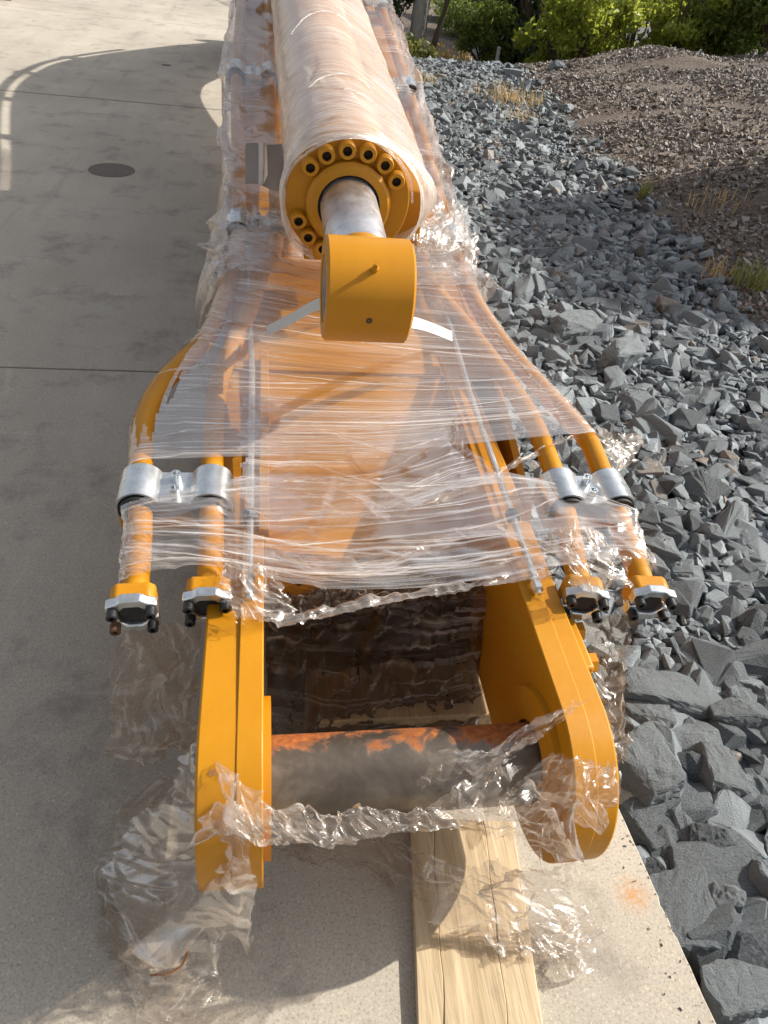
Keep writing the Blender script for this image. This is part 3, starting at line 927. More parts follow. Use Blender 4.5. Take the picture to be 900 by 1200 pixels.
# upper sheet: pipes at left to the bend of the right-hand outer pipe
ta = np.linspace(0, 1, 7)
ly = 2.62 + (1.365 - 2.62) * ta; ry = 2.62 + (1.50 - 2.62) * ta ** .62
rows = []
for a, b in zip(ly, ry):
    l = on('LO', a) + [-.020, 0, .030]; r = on('RO', b) + [.020, 0, .030]
    li = on('LI', a + (b - a) * .15) + [0, 0, .036]; ri = on('RI', b - (b - a) * .12) + [0, 0, .036]
    mid = (li + ri) / 2 + [0, 0, -.016]
    rows.append([l + [-.016, 0, -.10], l + [-.014, 0, -.035], l + [.012, 0, .006], (l + li) / 2 + [0, 0, .004], li, mid, ri, (r + ri) / 2 + [0, 0, .004], r + [-.012, 0, .006], r + [.014, 0, -.035], r + [.016, 0, -.10]])
sh = film_patch('stretch_film', rows, 'film', 'clear stretch film drawn across the fork deck below the rod eye, streaked white', 150, 150, ripple=.0022, rfreq=40, seed=2,
           hole=lambda u, v: ((u - .215) / (.035 + .035 * v)) ** 2 + ((v - .74) / .19) ** 2 < 1 + .35 * np.sin(u * 160))
pleats(sh, rows, 26, 101)
# lower band over the clamps to the pipe ends
ly = np.linspace(1.235, 1.03, 5); ry = np.linspace(1.22, 1.05, 5)
rows = []
for k, (a, b) in enumerate(zip(ly, ry)):
    l = on('LO', a) + [-.02, 0, .030]; r = on('RO', max(b, 1.05)) + [.02, 0, .032]
    li = on('LI', max(a - .01, 1.05)) + [0, 0, .044]; ri = on('RI', max(b, 1.05)) + [0, 0, .044]
    if k == 0: li = li + [.10, .10, 0]; ri = ri + [-.10, .12, 0]
    q1 = li * .72 + ri * .28 + [0, -.075 * k / 4, -.008 + .004 * k]; q2 = li * .35 + ri * .65 + [0, -.05 * k / 4, -.012]
    rows.append([l + [-.016, 0, -.09], l + [-.014, 0, -.03], l + [.01, 0, .008], li, q1, q2, ri, r + [-.01, 0, .008], r + [.014, 0, -.03], r + [.016, 0, -.09]])
sh = film_patch('stretch_film', rows, 'film_soft', 'crinkled stretch film band across both pairs of pipe ends above the fork mouth', 170, 90, amp=.0034, freq=4, ripple=.0018, rfreq=30, seed=5)
pleats(sh, rows, 16, 103, (.002, .008), .25)
rows = []
for k in range(6):
    f_ = k / 5
    yl, yr = 1.66 - .52 * f_, 1.62 - .36 * f_ ** 1.4
    xr = .60 - .20 * f_ * (1 - f_) * 2
    rows.append([A([-.072, yl, .628 - .012 * f_]), A([.10, yl + .01, .612]), A([.28, (yl + yr) / 2 - .02, .602]), A([.45, yr, .61]), A([xr, yr + .02, .625])])
sh = film_patch('stretch_film', rows, 'film_soft', 'second layer of streaked film bridging the middle of the fork deck', 120, 110, amp=.003, freq=2.5, ripple=.0015, rfreq=30, seed=15, ragged=.05)
pleats(sh, rows, 14, 105, (.002, .007), .25)
# bunched lower edge of that band
film_ribbon('film_edge', [at(292, 722, .56), at(330, 726, .56), at(380, 716, .56), at(440, 704, .56), at(500, 694, .56), at(560, 684, .57), at(620, 672, .58), at(660, 668, .585)], [.030, .026, .022, .018, .018, .024, .030], 'film_edge',
          'rolled lower edge of the film band over the fork mouth', seed=4)
film_ribbon('film_edge', [at(694, 506, .625), at(650, 520, .61), at(600, 545, .60), at(555, 572, .595), at(500, 588, .59), at(440, 592, .585), at(380, 594, .585)], [.018, .016, .018, .020, .020, .022, .022], 'film_edge',
          'white rolled film edge slanting from the right pipe bend to the deck middle', seed=9)
film_ribbon('film_edge', [at(250, 640, .58), at(330, 655, .57), at(420, 668, .57), at(500, 640, .57), at(560, 622, .575), at(640, 640, .59), at(700, 655, .59)], [.02, .03, .035, .035, .03, .03, .02], 'film_edge',
          'gathered crest of film running across the band below the clamps', seed=14)
film_patch('film_bunch', [[at(640, 620, .62), at(670, 612, .63), at(705, 625, .62)], [at(650, 655, .64), at(690, 650, .65), at(735, 660, .62)], [at(670, 690, .62), at(710, 695, .63), at(742, 690, .60)]], 'film_crumple',
           'crumpled film bunched over the right-hand pipe flanges', 60, 60, amp=.010, freq=8, seed=21, ragged=.10)
film_patch('film_bunch', [[at(262, 650, .61), at(290, 655, .60), at(330, 668, .58)], [at(255, 690, .61), at(290, 690, .60), at(340, 695, .58)], [at(275, 730, .58), at(300, 733, .58), at(350, 724, .57)]], 'film_crumple',
           'crumpled film bunched beside the left grease tube nut', 60, 60, amp=.008, freq=8, seed=22, ragged=.10)
# wrap round the boom body behind the fork
ysb = [2.25, 2.45, 2.664, 3.0, 3.4, 3.95, 4.6, 5.4, 6.2]
rows_y = []
for y in ysb:
    lo, li, ri, ro = on('LO', y), on('LI', y), on('RI', y), on('RO', y)
    zb = zbot(y)
    bl = .045 + .03 * math.sin(y * 3.1)
    rows_y.append([A([XR + .02, y, zb - .02]), A([XR + .05, y, (zb + ro[2]) / 2]), ro + [.052, 0, .005], ro + [.03, 0, .05], ri + [0, 0, .056], A([.27, y, (li[2] + ri[2]) / 2 + .02]), li + [0, 0, .056], lo + [-.03, 0, .05], lo + [-.052, 0, .005],
                   A([XL - bl - .03, y, lo[2] - .20]), A([XL - bl, y, zb + .04]), A([XL + .1, y, zb - .02])])
sh = film_patch('stretch_film', rows_y, 'film_body', 'milky stretch film wound round the boom body and its pipes behind the fork', 130, 170, amp=.006, freq=2, ripple=.003, rfreq=9, seed=8, ragged=.02)
pleats(sh, rows_y, 18, 107, (.003, .009), .08, .3, .8, .006)
# sleeve of film round the barrel
rows_c = []
for k, yl in enumerate([.005, .03, .08, .16, .30, .6, 1.0, 1.5, 2.0, 2.6]):
    ring = []
    for a in np.linspace(R_(-62), R_(242), 22):
        r = .187 if yl < .14 else .170
        x, z = r * math.cos(a), r * math.sin(a)
        if -70 < math.degrees(a) < 50:           # pulled out over the port block and oil line
            f_ = sm(1 - abs(math.degrees(a) - 0) / 55.) * (1.0 if yl > .06 else .35)
            x = x + (.270 - x) * f_ * .9
        ring.append(A(fm @ Vector((x, yl + (.02 * math.sin(3 * a) if k < 2 else 0), z))))
    rows_c.append(ring)
film_patch('stretch_film', rows_c, 'film_thick', 'milky stretch film wound tight round the cylinder barrel', 130, 170, amp=.0014, freq=2, ripple=.003, rfreq=9, seed=11)
film_rope('film_edge', [A(fm @ Vector((.180 * math.cos(a), .012 + .012 * math.sin(5 * a), .180 * math.sin(a)))) for a in np.linspace(R_(5), R_(235), 18)], [.005, .005, .004, .005, .005, .003], 'film_edge',
          'white rolled film edge ringing the bolted gland of the cylinder', n=160, seed=6)
for k, (y0, sl_) in enumerate(((.42, .10), (.50, -.12), (1.05, .15))):
    film_rope('film_pleat', [A(fm @ Vector(((.174 + .008 * math.cos(4 * a)) * math.cos(a), y0 + sl_ * math.sin(a * 1.3), .174 * math.sin(a)))) for a in np.linspace(R_(30), R_(150), 10)], [.001, .003, .004, .003, .001], 'film_edge',
              ['white pleat in the film across the barrel just behind the gland', 'second white pleat of film slanting across the barrel behind the gland', 'faint pleat in the film higher up the barrel'][k], seed=30 + k)
# torn flap beside the gland, resting on the boom
film_patch('film_flap', [[at(482, 262, .93), at(505, 250, .92), at(535, 238, .85), at(556, 240, .78)], [at(482, 292, .86), at(510, 280, .86), at(535, 270, .80), at(560, 275, .74)], [at(486, 300, .78), at(512, 300, .77), at(538, 298, .74), at(556, 296, .70)]], 'film_crumple',
           'glinting torn film flap right of the cylinder gland, above the rocks', 80, 80, amp=.010, freq=3.2, seed=41, ragged=.12)
film_patch('film_flap', [[at(690, 498, .63), at(715, 503, .60), at(735, 506, .56), at(757, 508, .52)], [at(705, 525, .60), at(722, 528, .57), at(738, 530, .54), at(750, 528, .50)], [at(715, 552, .58), at(722, 556, .56), at(728, 552, .54), at(735, 548, .52)]], 'film_dull',
           'small loose film flap pointing right from the right pipe bend', 50, 50, amp=.006, freq=6, seed=43, ragged=.07)
# film inside the fork mouth, its dark tint painting in the shade
film_patch('mouth_film', [[at(298, 728, .54), at(370, 716, .54), at(450, 704, .55), at(528, 690, .55)], [A([.0, 1.12, .38]), A([.18, 1.14, .38]), A([.36, 1.14, .38]), A([.54, 1.15, .38])], [A([.0, 1.02, .16]), A([.18, 1.0, .12]), A([.36, 1.02, .12]), A([.54, 1.04, .14])], [A([.0, .86, .03]), A([.18, .84, .02]), A([.36, .86, .03]), A([.54, .9, .04])]], 'film_shade',
           'film hanging inside the fork mouth behind the pin, tinted dark for shade', 90, 90, amp=.008, freq=7, ripple=.012, rfreq=22, seed=51, floor=.0)
film_patch('mouth_film', [[A([.0, 1.24, .45]), A([.18, 1.22, .44]), A([.36, 1.22, .44]), A([.54, 1.24, .45])], [A([.0, 1.20, .22]), A([.18, 1.18, .20]), A([.36, 1.20, .2]), A([.54, 1.2, .22])], [A([.0, 1.10, .02]), A([.18, 1.06, .02]), A([.36, 1.08, .02]), A([.54, 1.1, .02])]], 'film_shade',
           'inner layer of film deep inside the fork mouth, tinted dark for shade', 60, 60, amp=.008, freq=4, ripple=.01, rfreq=18, seed=52, floor=.0)
# film hanging below the left pipe ends
film_patch('hanging_film', [[at(138, 728, .50), at(165, 735, .50), at(200, 730, .50), at(236, 730, .50)], [at(125, 800, .38), at(160, 805, .37), at(200, 800, .37), at(234, 800, .38)], [at(122, 862, .26), at(160, 875, .24), at(195, 868, .25), at(230, 856, .27)], [at(130, 880, .20), at(160, 898, .18), at(190, 890, .19), at(226, 872, .21)]], 'film_dull',
           'brownish film curtain hanging below the left pipe flanges', 80, 80, amp=.012, freq=5, seed=53, ragged=.03)
# film hanging below the right pipe ends
film_patch('hanging_film', [[at(672, 712, .50), at(700, 716, .50), at(725, 716, .50), at(742, 712, .50)], [at(690, 770, .42), at(708, 775, .41), at(722, 775, .41), at(736, 770, .42)], [at(700, 830, .32), at(712, 835, .31), at(724, 830, .31), at(732, 820, .33)], [at(706, 900, .22), at(714, 905, .21), at(722, 905, .21), at(732, 890, .22)]], 'film_dull',
           'narrow film curtain hanging outside the right fork arm above the rocks', 60, 90, amp=.010, freq=7, seed=55, ragged=.05)
# crumpled heap at the left fork arm
film_patch('film_heap', [[at(232, 872, .44), at(246, 900, .47), at(272, 932, .50), at(300, 952, .50)],
                         [at(192, 925, .30), at(228, 948, .43), at(262, 968, .47), at(300, 992, .45)],
                         [at(150, 975, .14), at(200, 1000, .28), at(246, 1024, .36), at(298, 1052, .33)],
                         [at(122, 1030, .03), at(186, 1060, .13), at(240, 1078, .17), at(302, 1094, .12)],
                         [at(135, 1110, .01), at(180, 1125, .03), at(230, 1130, .04), at(262, 1138, .01)],
                         [at(150, 1165, .01), at(185, 1180, .015), at(225, 1185, .02), at(258, 1178, .01)],
                         [at(165, 1225, .01), at(190, 1230, .01), at(215, 1230, .01), at(240, 1222, .01)]], 'film_crumple',
           'crumpled clear film trailing from the left fork arm down to the concrete', 170, 230, amp=.016, freq=3.6, seed=61, ragged=.05, floor=.0)
film_patch('film_heap', [[at(190, 900, .22), at(215, 905, .24), at(238, 915, .25)], [at(120, 985, .06), at(160, 1000, .09), at(210, 1010, .12)], [at(110, 1040, .01), at(150, 1060, .02), at(200, 1080, .03)], [at(130, 1140, .01), at(160, 1150, .01), at(200, 1160, .01)]], 'film_dull',
           'grey dusty film spread on the shaded concrete left of the crumpled heap', 90, 110, amp=.010, freq=4, seed=63, ragged=.08, floor=.0)
# twisted rope of film in front of the pin
film_ribbon('film_rope', [at(222, 896, .42), at(245, 925, .48), at(275, 948, .535), at(310, 966, .51), at(350, 970, .47), at(400, 966, .455), at(450, 964, .445), at(500, 958, .445), at(560, 936, .46), at(612, 902, .50)], [.050, .060, .050, .030, .026, .030, .022, .022, .040, .045], 'film_crumple',
            'twisted rope of clear film strung across the fork in front of the pin', n=260, m=44, seed=7, amp=.011, freq=7, ragged=.07, ndir=(0, -.75, -.45))
film_patch('film_rag', [[at(490, 925, .46), at(520, 930, .45), at(560, 915, .46)], [at(500, 900, .50), at(560, 890, .51), at(620, 880, .52)], [at(560, 895, .52), at(600, 870, .54), at(655, 850, .57)], [at(610, 850, .56), at(650, 830, .59), at(700, 812, .60)]], 'film_clear',
           'torn film ribbon pulled from the pin up over the right fork arm', 100, 100, amp=.010, freq=5, seed=71, ragged=.08)
film_patch('film_rag', [[at(565, 975, .40), at(560, 955, .43), at(590, 930, .47), at(640, 880, .57)], [at(600, 985, .38), at(620, 960, .44), at(650, 930, .53), at(680, 880, .59)], [at(640, 1005, .34), at(665, 985, .42), at(690, 950, .54), at(712, 895, .585)], [at(690, 1010, .25), at(712, 985, .33), at(724, 940, .45), at(730, 890, .50)]], 'film_clear',
           'clear film wrapped round the rounded tip of the right fork arm', 111, 110, amp=.009, freq=5, seed=73, ragged=.05)
film_patch('film_heap', [[at(500, 1000, .20), at(560, 1005, .22), at(620, 1010, .26), at(690, 1005, .24)], [at(488, 1035, .12), at(555, 1045, .14), at(615, 1045, .16), at(680, 1050, .12)], [at(540, 1085, .05), at(580, 1085, .07), at(630, 1090, .07), at(690, 1090, .03)], [at(570, 1130, .03), at(600, 1125, .035), at(645, 1130, .03), at(690, 1120, .01)]], 'film_crumple',
           'crumpled film lying over the timber plank below the right fork arm', 110, 110, amp=.012, freq=4.5, seed=75, ragged=.10, floor=.0)
film_patch('film_heap', [[at(645, 1060, .05), at(668, 1055, .06), at(690, 1065, .03)], [at(625, 1085, .03), at(665, 1095, .05), at(702, 1100, .02)], [at(640, 1140, .01), at(668, 1150, .015), at(696, 1135, .01)]], 'film_crumple',
           'small film tatter on the concrete right of the timber plank', 60, 60, amp=.012, freq=7, seed=77, ragged=.12, floor=.0)
film_patch('mouth_film', [[at(300, 985, .12), at(360, 985, .10), at(430, 985, .10), at(500, 1000, .10)], [at(330, 1000, .03), at(400, 1010, .02), at(450, 1040, .02), at(500, 1055, .03)]], 'film_dull',
           'dull film scrap on the shaded concrete under the pin', 70, 40, amp=.01, freq=5, seed=79, ragged=.1, floor=0.)

tw = MB().tube(catmull([at(176, 1143, .035), at(195, 1141, .045), at(210, 1134, .05), at(218, 1122, .055), at(219, 1110, .06)], 24), [.0016 + .0016 * (i / 23) ** 3 for i in range(24)], 8).build('dry_twig', 'twig')
tag(tw, 'curved rusty brown twig lying on the crumpled film heap', 'twig')

# ------------------------------------------------------------------ rocks


def hull(n, flat, seed, sub=0):
    g = np.random.default_rng(seed)
    P = g.uniform(-1, 1, (n, 3)); P /= np.maximum(np.abs(P).max(1, keepdims=True), .55) * g.uniform(.92, 1.1, (n, 1))
    P *= [1, g.uniform(.55, .85), flat]
    bm = bmesh.new()
    for p in P: bm.verts.new(p)
    r = bmesh.ops.convex_hull(bm, input=bm.verts)
    bmesh.ops.delete(bm, geom=[v for v in bm.verts if not v.link_faces], context='VERTS')
    if sub:
        bmesh.ops.bevel(bm, geom=list(bm.edges), offset=.035, segments=1, affect='EDGES', profile=.5)
        bmesh.ops.triangulate(bm, faces=bm.faces)
        for _ in range(sub):
            bmesh.ops.subdivide_edges(bm, edges=[e for e in bm.edges if e.calc_length() > .22], cuts=1)
            bmesh.ops.triangulate(bm, faces=bm.faces)
        for v in bm.verts:
            q = v.co * 2.1 + Vector((seed, 0, 0))
            v.co += v.normal * (.05 * mnoise.noise(q) + .045 * mnoise.noise(q * 3.1) + .028 * mnoise.noise(q * 7.3))
    bmesh.ops.triangulate(bm, faces=bm.faces)
    bmesh.ops.recalc_face_normals(bm, faces=bm.faces)
    me = bpy.data.meshes.new('stone'); bm.to_mesh(me); bm.free()
    return me


def mesh_arrays(me):
    v = np.empty(len(me.vertices) * 3, np.float32); me.vertices.foreach_get('co', v)
    f = np.empty(len(me.polygons) * 3, np.int32); me.polygons.foreach_get('vertices', f)
    return v.reshape(-1, 3), f.reshape(-1, 3)


LIB = [hull(17 + i % 4, .36 + .07 * (i % 5), 100 + i) for i in range(26)]
LIBA = [mesh_arrays(m) for m in LIB]


def rot_mats(n, tilt):
    a = rng.uniform(0, 2 * math.pi, n); b = rng.normal(0, tilt, n); c = rng.normal(0, tilt, n)
    ca, sa, cb, sb, cc, sc = np.cos(a), np.sin(a), np.cos(b), np.sin(b), np.cos(c), np.sin(c)
    Rz = np.zeros((n, 3, 3)); Rz[:, 0, 0] = ca; Rz[:, 0, 1] = -sa; Rz[:, 1, 0] = sa; Rz[:, 1, 1] = ca; Rz[:, 2, 2] = 1
    Rx = np.zeros((n, 3, 3)); Rx[:, 0, 0] = 1; Rx[:, 1, 1] = cb; Rx[:, 1, 2] = -sb; Rx[:, 2, 1] = sb; Rx[:, 2, 2] = cb
    Ry = np.zeros((n, 3, 3)); Ry[:, 1, 1] = 1; Ry[:, 0, 0] = cc; Ry[:, 0, 2] = sc; Ry[:, 2, 0] = -sc; Ry[:, 2, 2] = cc
    return Rx @ Ry @ Rz


def scatter(name, pos, size, Rm, lib, mat):
    Vs, Fs, off = [], [], 0
    k = rng.integers(0, len(lib), len(pos))
    for j in range(len(lib)):
        q = np.where(k == j)[0]
        if not len(q): continue
        v, f = lib[j]
        W_ = np.einsum('nij,vj->nvi', Rm[q], v) * size[q][:, None, None] + pos[q][:, None]
        Vs.append(W_.reshape(-1, 3)); Fs.append((f[None] + (np.arange(len(q)) * len(v))[:, None, None] + off).reshape(-1, 3))
        off += len(q) * len(v)
    return obj(name, fast_mesh(name, np.concatenate(Vs), np.concatenate(Fs), smooth=False), mat)


# the distinct big boulders, placed one by one
BIG = [(785, 812, 112, 60, .35, .02, 'long flat-topped dark wedge boulder right of the right fork arm'),
       (762, 893, 84, 84, .7, .04, 'rough mottled grey boulder beside the slab edge, level with the pin'),
       (772, 957, 80, 90, .3, .0, 'smooth blue-grey slab of rock tight against the slab edge'),
       (815, 1068, 96, 120, .6, .03, 'large dark split boulder by the slab edge near the bottom right'),
       (850, 1022, 120, 84, .5, .0, 'long dark ledge of rock behind the split boulder'),
       (868, 1158, 95, 92, .6, .03, 'dark flat-faced boulder at the bottom right corner'),
       (842, 902, 44, 64, .9, .03, 'pale pointed stone standing between the mottled and dark boulders'),
       (866, 838, 66, 50, .6, .02, 'squat dark boulder right of the flat-topped wedge'),
       (760, 842, 48, 40, .7, .01, 'brownish block of rock just left under the wedge boulder'),
       (838, 985, 52, 40, .7, .02, 'lighter grey lump above the long dark ledge'),
       (846, 1052, 40, 34, .8, .04, 'small grey stone wedged beside the split boulder'),
       (676, 378, 56, 38, .7, .06, 'broad weathered boulder among the small rocks right of the boom'),
       (733, 412, 50, 40, .8, .07, 'rounded grey boulder just right of the broad weathered one')]
bigpos = []
for i, (u, v, wpx, hpx, flat, dz, lab) in enumerate(BIG):
    p = at(u, v, -.05); z = terr(p[0], p[1]); p = at(u, v, float(z) + .05 + dz)
    dep = proj(p)[2][0]; rx = wpx * dep / FPX / 2; ry = hpx * dep / FPX / 2 * 1.0
    me = hull(26, .9, 500 + i * 7, 3)
    o = obj('boulder', me, 'boulder'); o.location = (p[0], p[1], p[2] - .02)
    o.scale = (rx * 1.12, ry * 1.25, max(.06, flat * min(rx, ry) * 1.25)); o.rotation_euler = (random.uniform(-.12, .12), random.uniform(-.12, .12), random.uniform(-.35, .35))
    tag(o, lab, 'boulder', 'boulders beside the slab'); bigpos.append((p[0], p[1], max(rx, ry)))
bigpos = np.array(bigpos)

bed = MB().box((.9, .2, -.6), (1.0, .3, -.5))
# rock bed sheet just under the stones
Xb = np.linspace(0, 1, 60); Yb = np.linspace(-.6, 14.5, 140)
UX, UY = np.meshgrid(Xb, Yb)
RX = x_edge(UY) + .004 + UX * (x_bound(UY) + .6 - x_edge(UY)); RZ = terr(RX, UY) - .012
ii = np.arange(RX.size).reshape(RX.shape)
rock_bed = obj('rock_bed', fast_mesh('rock_bed', np.stack([RX, UY, RZ], -1).reshape(-1, 3), np.stack([ii[:-1, :-1], ii[:-1, 1:], ii[1:, 1:], ii[1:, :-1]], -1).reshape(-1, 4)), plain('rock_dust', (.07, .066, .062), .95, 0, .3, 20, .4))
tag(rock_bed, kind='structure')

n0 = 46000
Y = np.concatenate([rng.uniform(-.4, 5.5, n0 // 2), rng.uniform(5.5, 14.3, n0 - n0 // 2)])
U = rng.uniform(0, 1, n0)
xe, xb = x_edge(Y), x_bound(Y)
X = xe + .02 + U * (xb - xe + .7 * rng.random(n0) ** 2)
dep = proj(np.stack([X, Y, np.zeros(n0)], 1))[2]
size = np.exp(rng.normal(math.log(.0275), .46, n0)); size = np.clip(size, .012, .10)
size *= 1 + .70 * sm((1.5 - Y) / 1.3) * sm((X - .6) / .3)
okm = np.ones(n0, bool)
for bx, by, br in bigpos: okm &= ((X - bx) ** 2 + (Y - by) ** 2) > (br * .72) ** 2
okm &= X - size * .95 > xe
# thin out so that they pile only about two deep
cell = {}
order = np.argsort(-size)
keep = []
for i in order:
    if not okm[i]: continue
    key = (int(X[i] / .09), int(Y[i] / .09)); a = cell.get(key, 0.)
    if a < 2.5 * .0081:
        cell[key] = a + 2.4 * size[i] ** 2; keep.append((i, a / .0081))
sel = np.array([k for k, _ in keep]); lay = np.array([a for _, a in keep])
X, Y, size = X[sel], Y[sel], size[sel]
Z = terr(X, Y) + size * .18 + lay * .016
Rm = rot_mats(len(X), .42)
pos = np.stack([X, Y, Z], 1)
u, v, dep = proj(pos)
px = size * 2 * FPX / dep
vis = (u > 0) & (u < 900) & (v > 0) & (v < 1200) & (u > np.interp(v, [0, 250, 400, 520, 700, 950, 1200], [440, 545, 600, 730, 760, 735, 840]))
rank = np.argsort(-np.where(vis, px, 0))[:285]
rest = np.ones(len(X), bool); rest[rank] = False
NEARLIB = [hull(18 + i % 5, .42 + .08 * (i % 4), 900 + i, 1) for i in range(16)]
for m_ in NEARLIB: m_.materials.append(M['rock'])
for i in rank:
    o = bpy.data.objects.new('stone', NEARLIB[int(rng.integers(0, 16))]); COL.objects.link(o)
    q = Matrix(Rm[i].tolist()).to_euler()
    o.location = pos[i]; o.rotation_euler = q; o.scale = (size[i] * 1.12,) * 3; o.parent = rock_bed
o = scatter('loose_stones', pos[rest], size[rest], Rm[rest], LIBA, 'rock'); o.parent = rock_bed; tag(o, kind='stuff')

# fine gravel on the mound
PEB = [mesh_arrays(hull(7, .6, 300 + i)) for i in range(8)]
n1 = 110000
Y = 1.5 + 12.5 * rng.random(n1) ** 1.0; X = x_bound(Y) - .35 + 9.5 * rng.random(n1) ** 1.35
uu, vv, dd = proj(np.stack([X, Y, terr(X, Y)], 1))
k = (uu > -30) & (uu < 960) & (vv > -20)
X, Y = X[k], Y[k]; size = np.clip(np.exp(rng.normal(math.log(.017), .4, len(X))), .008, .05)
dens = np.array([mnoise.noise(Vector((a * .9, b * 1.7, 2.))) for a, b in zip(X, Y)])
k = rng.random(len(X)) < .68 + 1.5 * dens
X, Y, size = X[k], Y[k], size[k]
gz = np.array([mnoise.noise(Vector((a * 2.2, b * 2.2, .3))) + .5 * mnoise.noise(Vector((a * 6, b * 6, 4.))) for a, b in zip(X, Y)])
Zp = terr(X, Y) - .02 + .045 * gz * sm((X - x_bound(Y)) / .6) + size * .25
o = scatter('gravel', np.stack([X, Y, Zp], 1), size, rot_mats(len(X), .6), PEB, 'pebble'); tag(o, 'fine brown and grey gravel covering the low mound', 'gravel', kind='stuff')
gy = rng.uniform(.2, 1.3, 150); gx = x_edge(gy) - .004 - .10 * rng.random(150) ** 3.2
gsz = np.clip(np.exp(rng.normal(math.log(.0020), .5, 150)), .001, .006)
o = scatter('grit', np.stack([gx, gy, gsz * .4], 1), gsz, rot_mats(150, .5), PEB, 'pebble'); tag(o, 'fine stone grit spilled along the slab edge', 'grit', kind='stuff')
for (u_, v_, w_, lab) in ((604, 57, 26, 'dark rock on the mound crest left of the green shrubs'), (655, 56, 20, 'low flat rock on the mound crest under the bright shrub')):
    p = at(u_, v_ + 4, .25); me = hull(13, .8, int(u_), 1); o = obj('boulder', me, 'boulder'); r_ = w_ * proj(p)[2][0] / FPX / 2
    o.location = (p[0], p[1], float(terr(p[0], p[1])) + r_ * .2); o.scale = (r_, r_ * .8, r_ * .6); tag(o, lab, 'boulder')

# ------------------------------------------------------------------ grass tufts


def tuft(p, h, n, spread, mat, label, group=None):
    v = []; f = []
    for _ in range(n):
        a = random.uniform(0, 6.28); r = spread * random.random() ** .7
        bx, by = p[0] + r * math.cos(a), p[1] + r * math.sin(a); bz = float(terr(bx, by)) - .01
        hh = h * random.uniform(.4, 1.1); la = random.uniform(0, 6.28); ln = hh * random.uniform(.1, .8); w = .003 + .002 * random.random()
        o = len(v); sx, sy = -math.sin(la) * w, math.cos(la) * w
        mx, my = bx + ln * .35 * math.cos(la), by + ln * .35 * math.sin(la); tx, ty = bx + ln * math.cos(la), by + ln * math.sin(la)
        v += [(bx - sx, by - sy, bz), (bx + sx, by + sy, bz), (mx + sx * .8, my + sy * .8, bz + hh * .6), (mx - sx * .8, my - sy * .8, bz + hh * .6), (tx, ty, bz + hh)]
        f += [(o, o + 1, o + 2, o + 3), (o + 3, o + 2, o + 4)]
    t_ = MB().add(v, f).build('grass_tuft', mat); tag(t_, label, 'grass', group)


for (u_, v_, z_, h, n, sp, mt, lab) in (
        (595, 122, .05, .22, 260, .45, 'dry', 'straw-coloured grass patch where the rocks meet the gravel mound'),
        (607, 145, .05, .16, 120, .25, 'dry', 'smaller straw grass patch nearest the camera at the mound edge'),
        (490, 100, .0, .20, 120, .25, 'dry', 'dry grass clump among the rocks beside the wrapped barrel'),
        (750, 242, .2, .16, 50, .06, 'greengrass', 'small green-yellow weed at the edge of the mound shadow'),
        (872, 345, .2, .18, 90, .12, 'greengrass', 'wispy green grass tuft in the shaded slope at the right edge'),
        (835, 335, .2, .16, 30, .12, 'dry', 'thin dry stalks in the shaded slope left of the green tuft'),
        (840, 260, .3, .14, 30, .30, 'dry', 'dry stalks in the dark patch below the gravel mound'),
        (462, 57, -.2, .2, 140, .3, 'greengrass', 'short green weeds among rocks far up beside the barrel')):
    p = at(u_, v_, z_); p = at(u_, v_, float(terr(p[0], p[1])))
    tuft(p, h, n, sp, mt, lab)

# ------------------------------------------------------------------ far side: road, posts, shrubs and trees
road_o = road.build('road', 'asphalt'); tag(road_o, kind='structure')
kb = MB().add([(-3, 17.45, -1.0), (40, 19.35, -1.0), (40, 19.5, -1.0), (-3, 17.6, -1.0), (-3, 17.45, -.80), (40, 19.35, -.80), (40, 19.5, -.80), (-3, 17.6, -.80)],
              [(0, 3, 2, 1), (4, 5, 6, 7), (0, 1, 5, 4), (1, 2, 6, 5), (2, 3, 7, 6), (3, 0, 4, 7)]).build('kerb', 'kerb'); tag(kb, kind='structure')


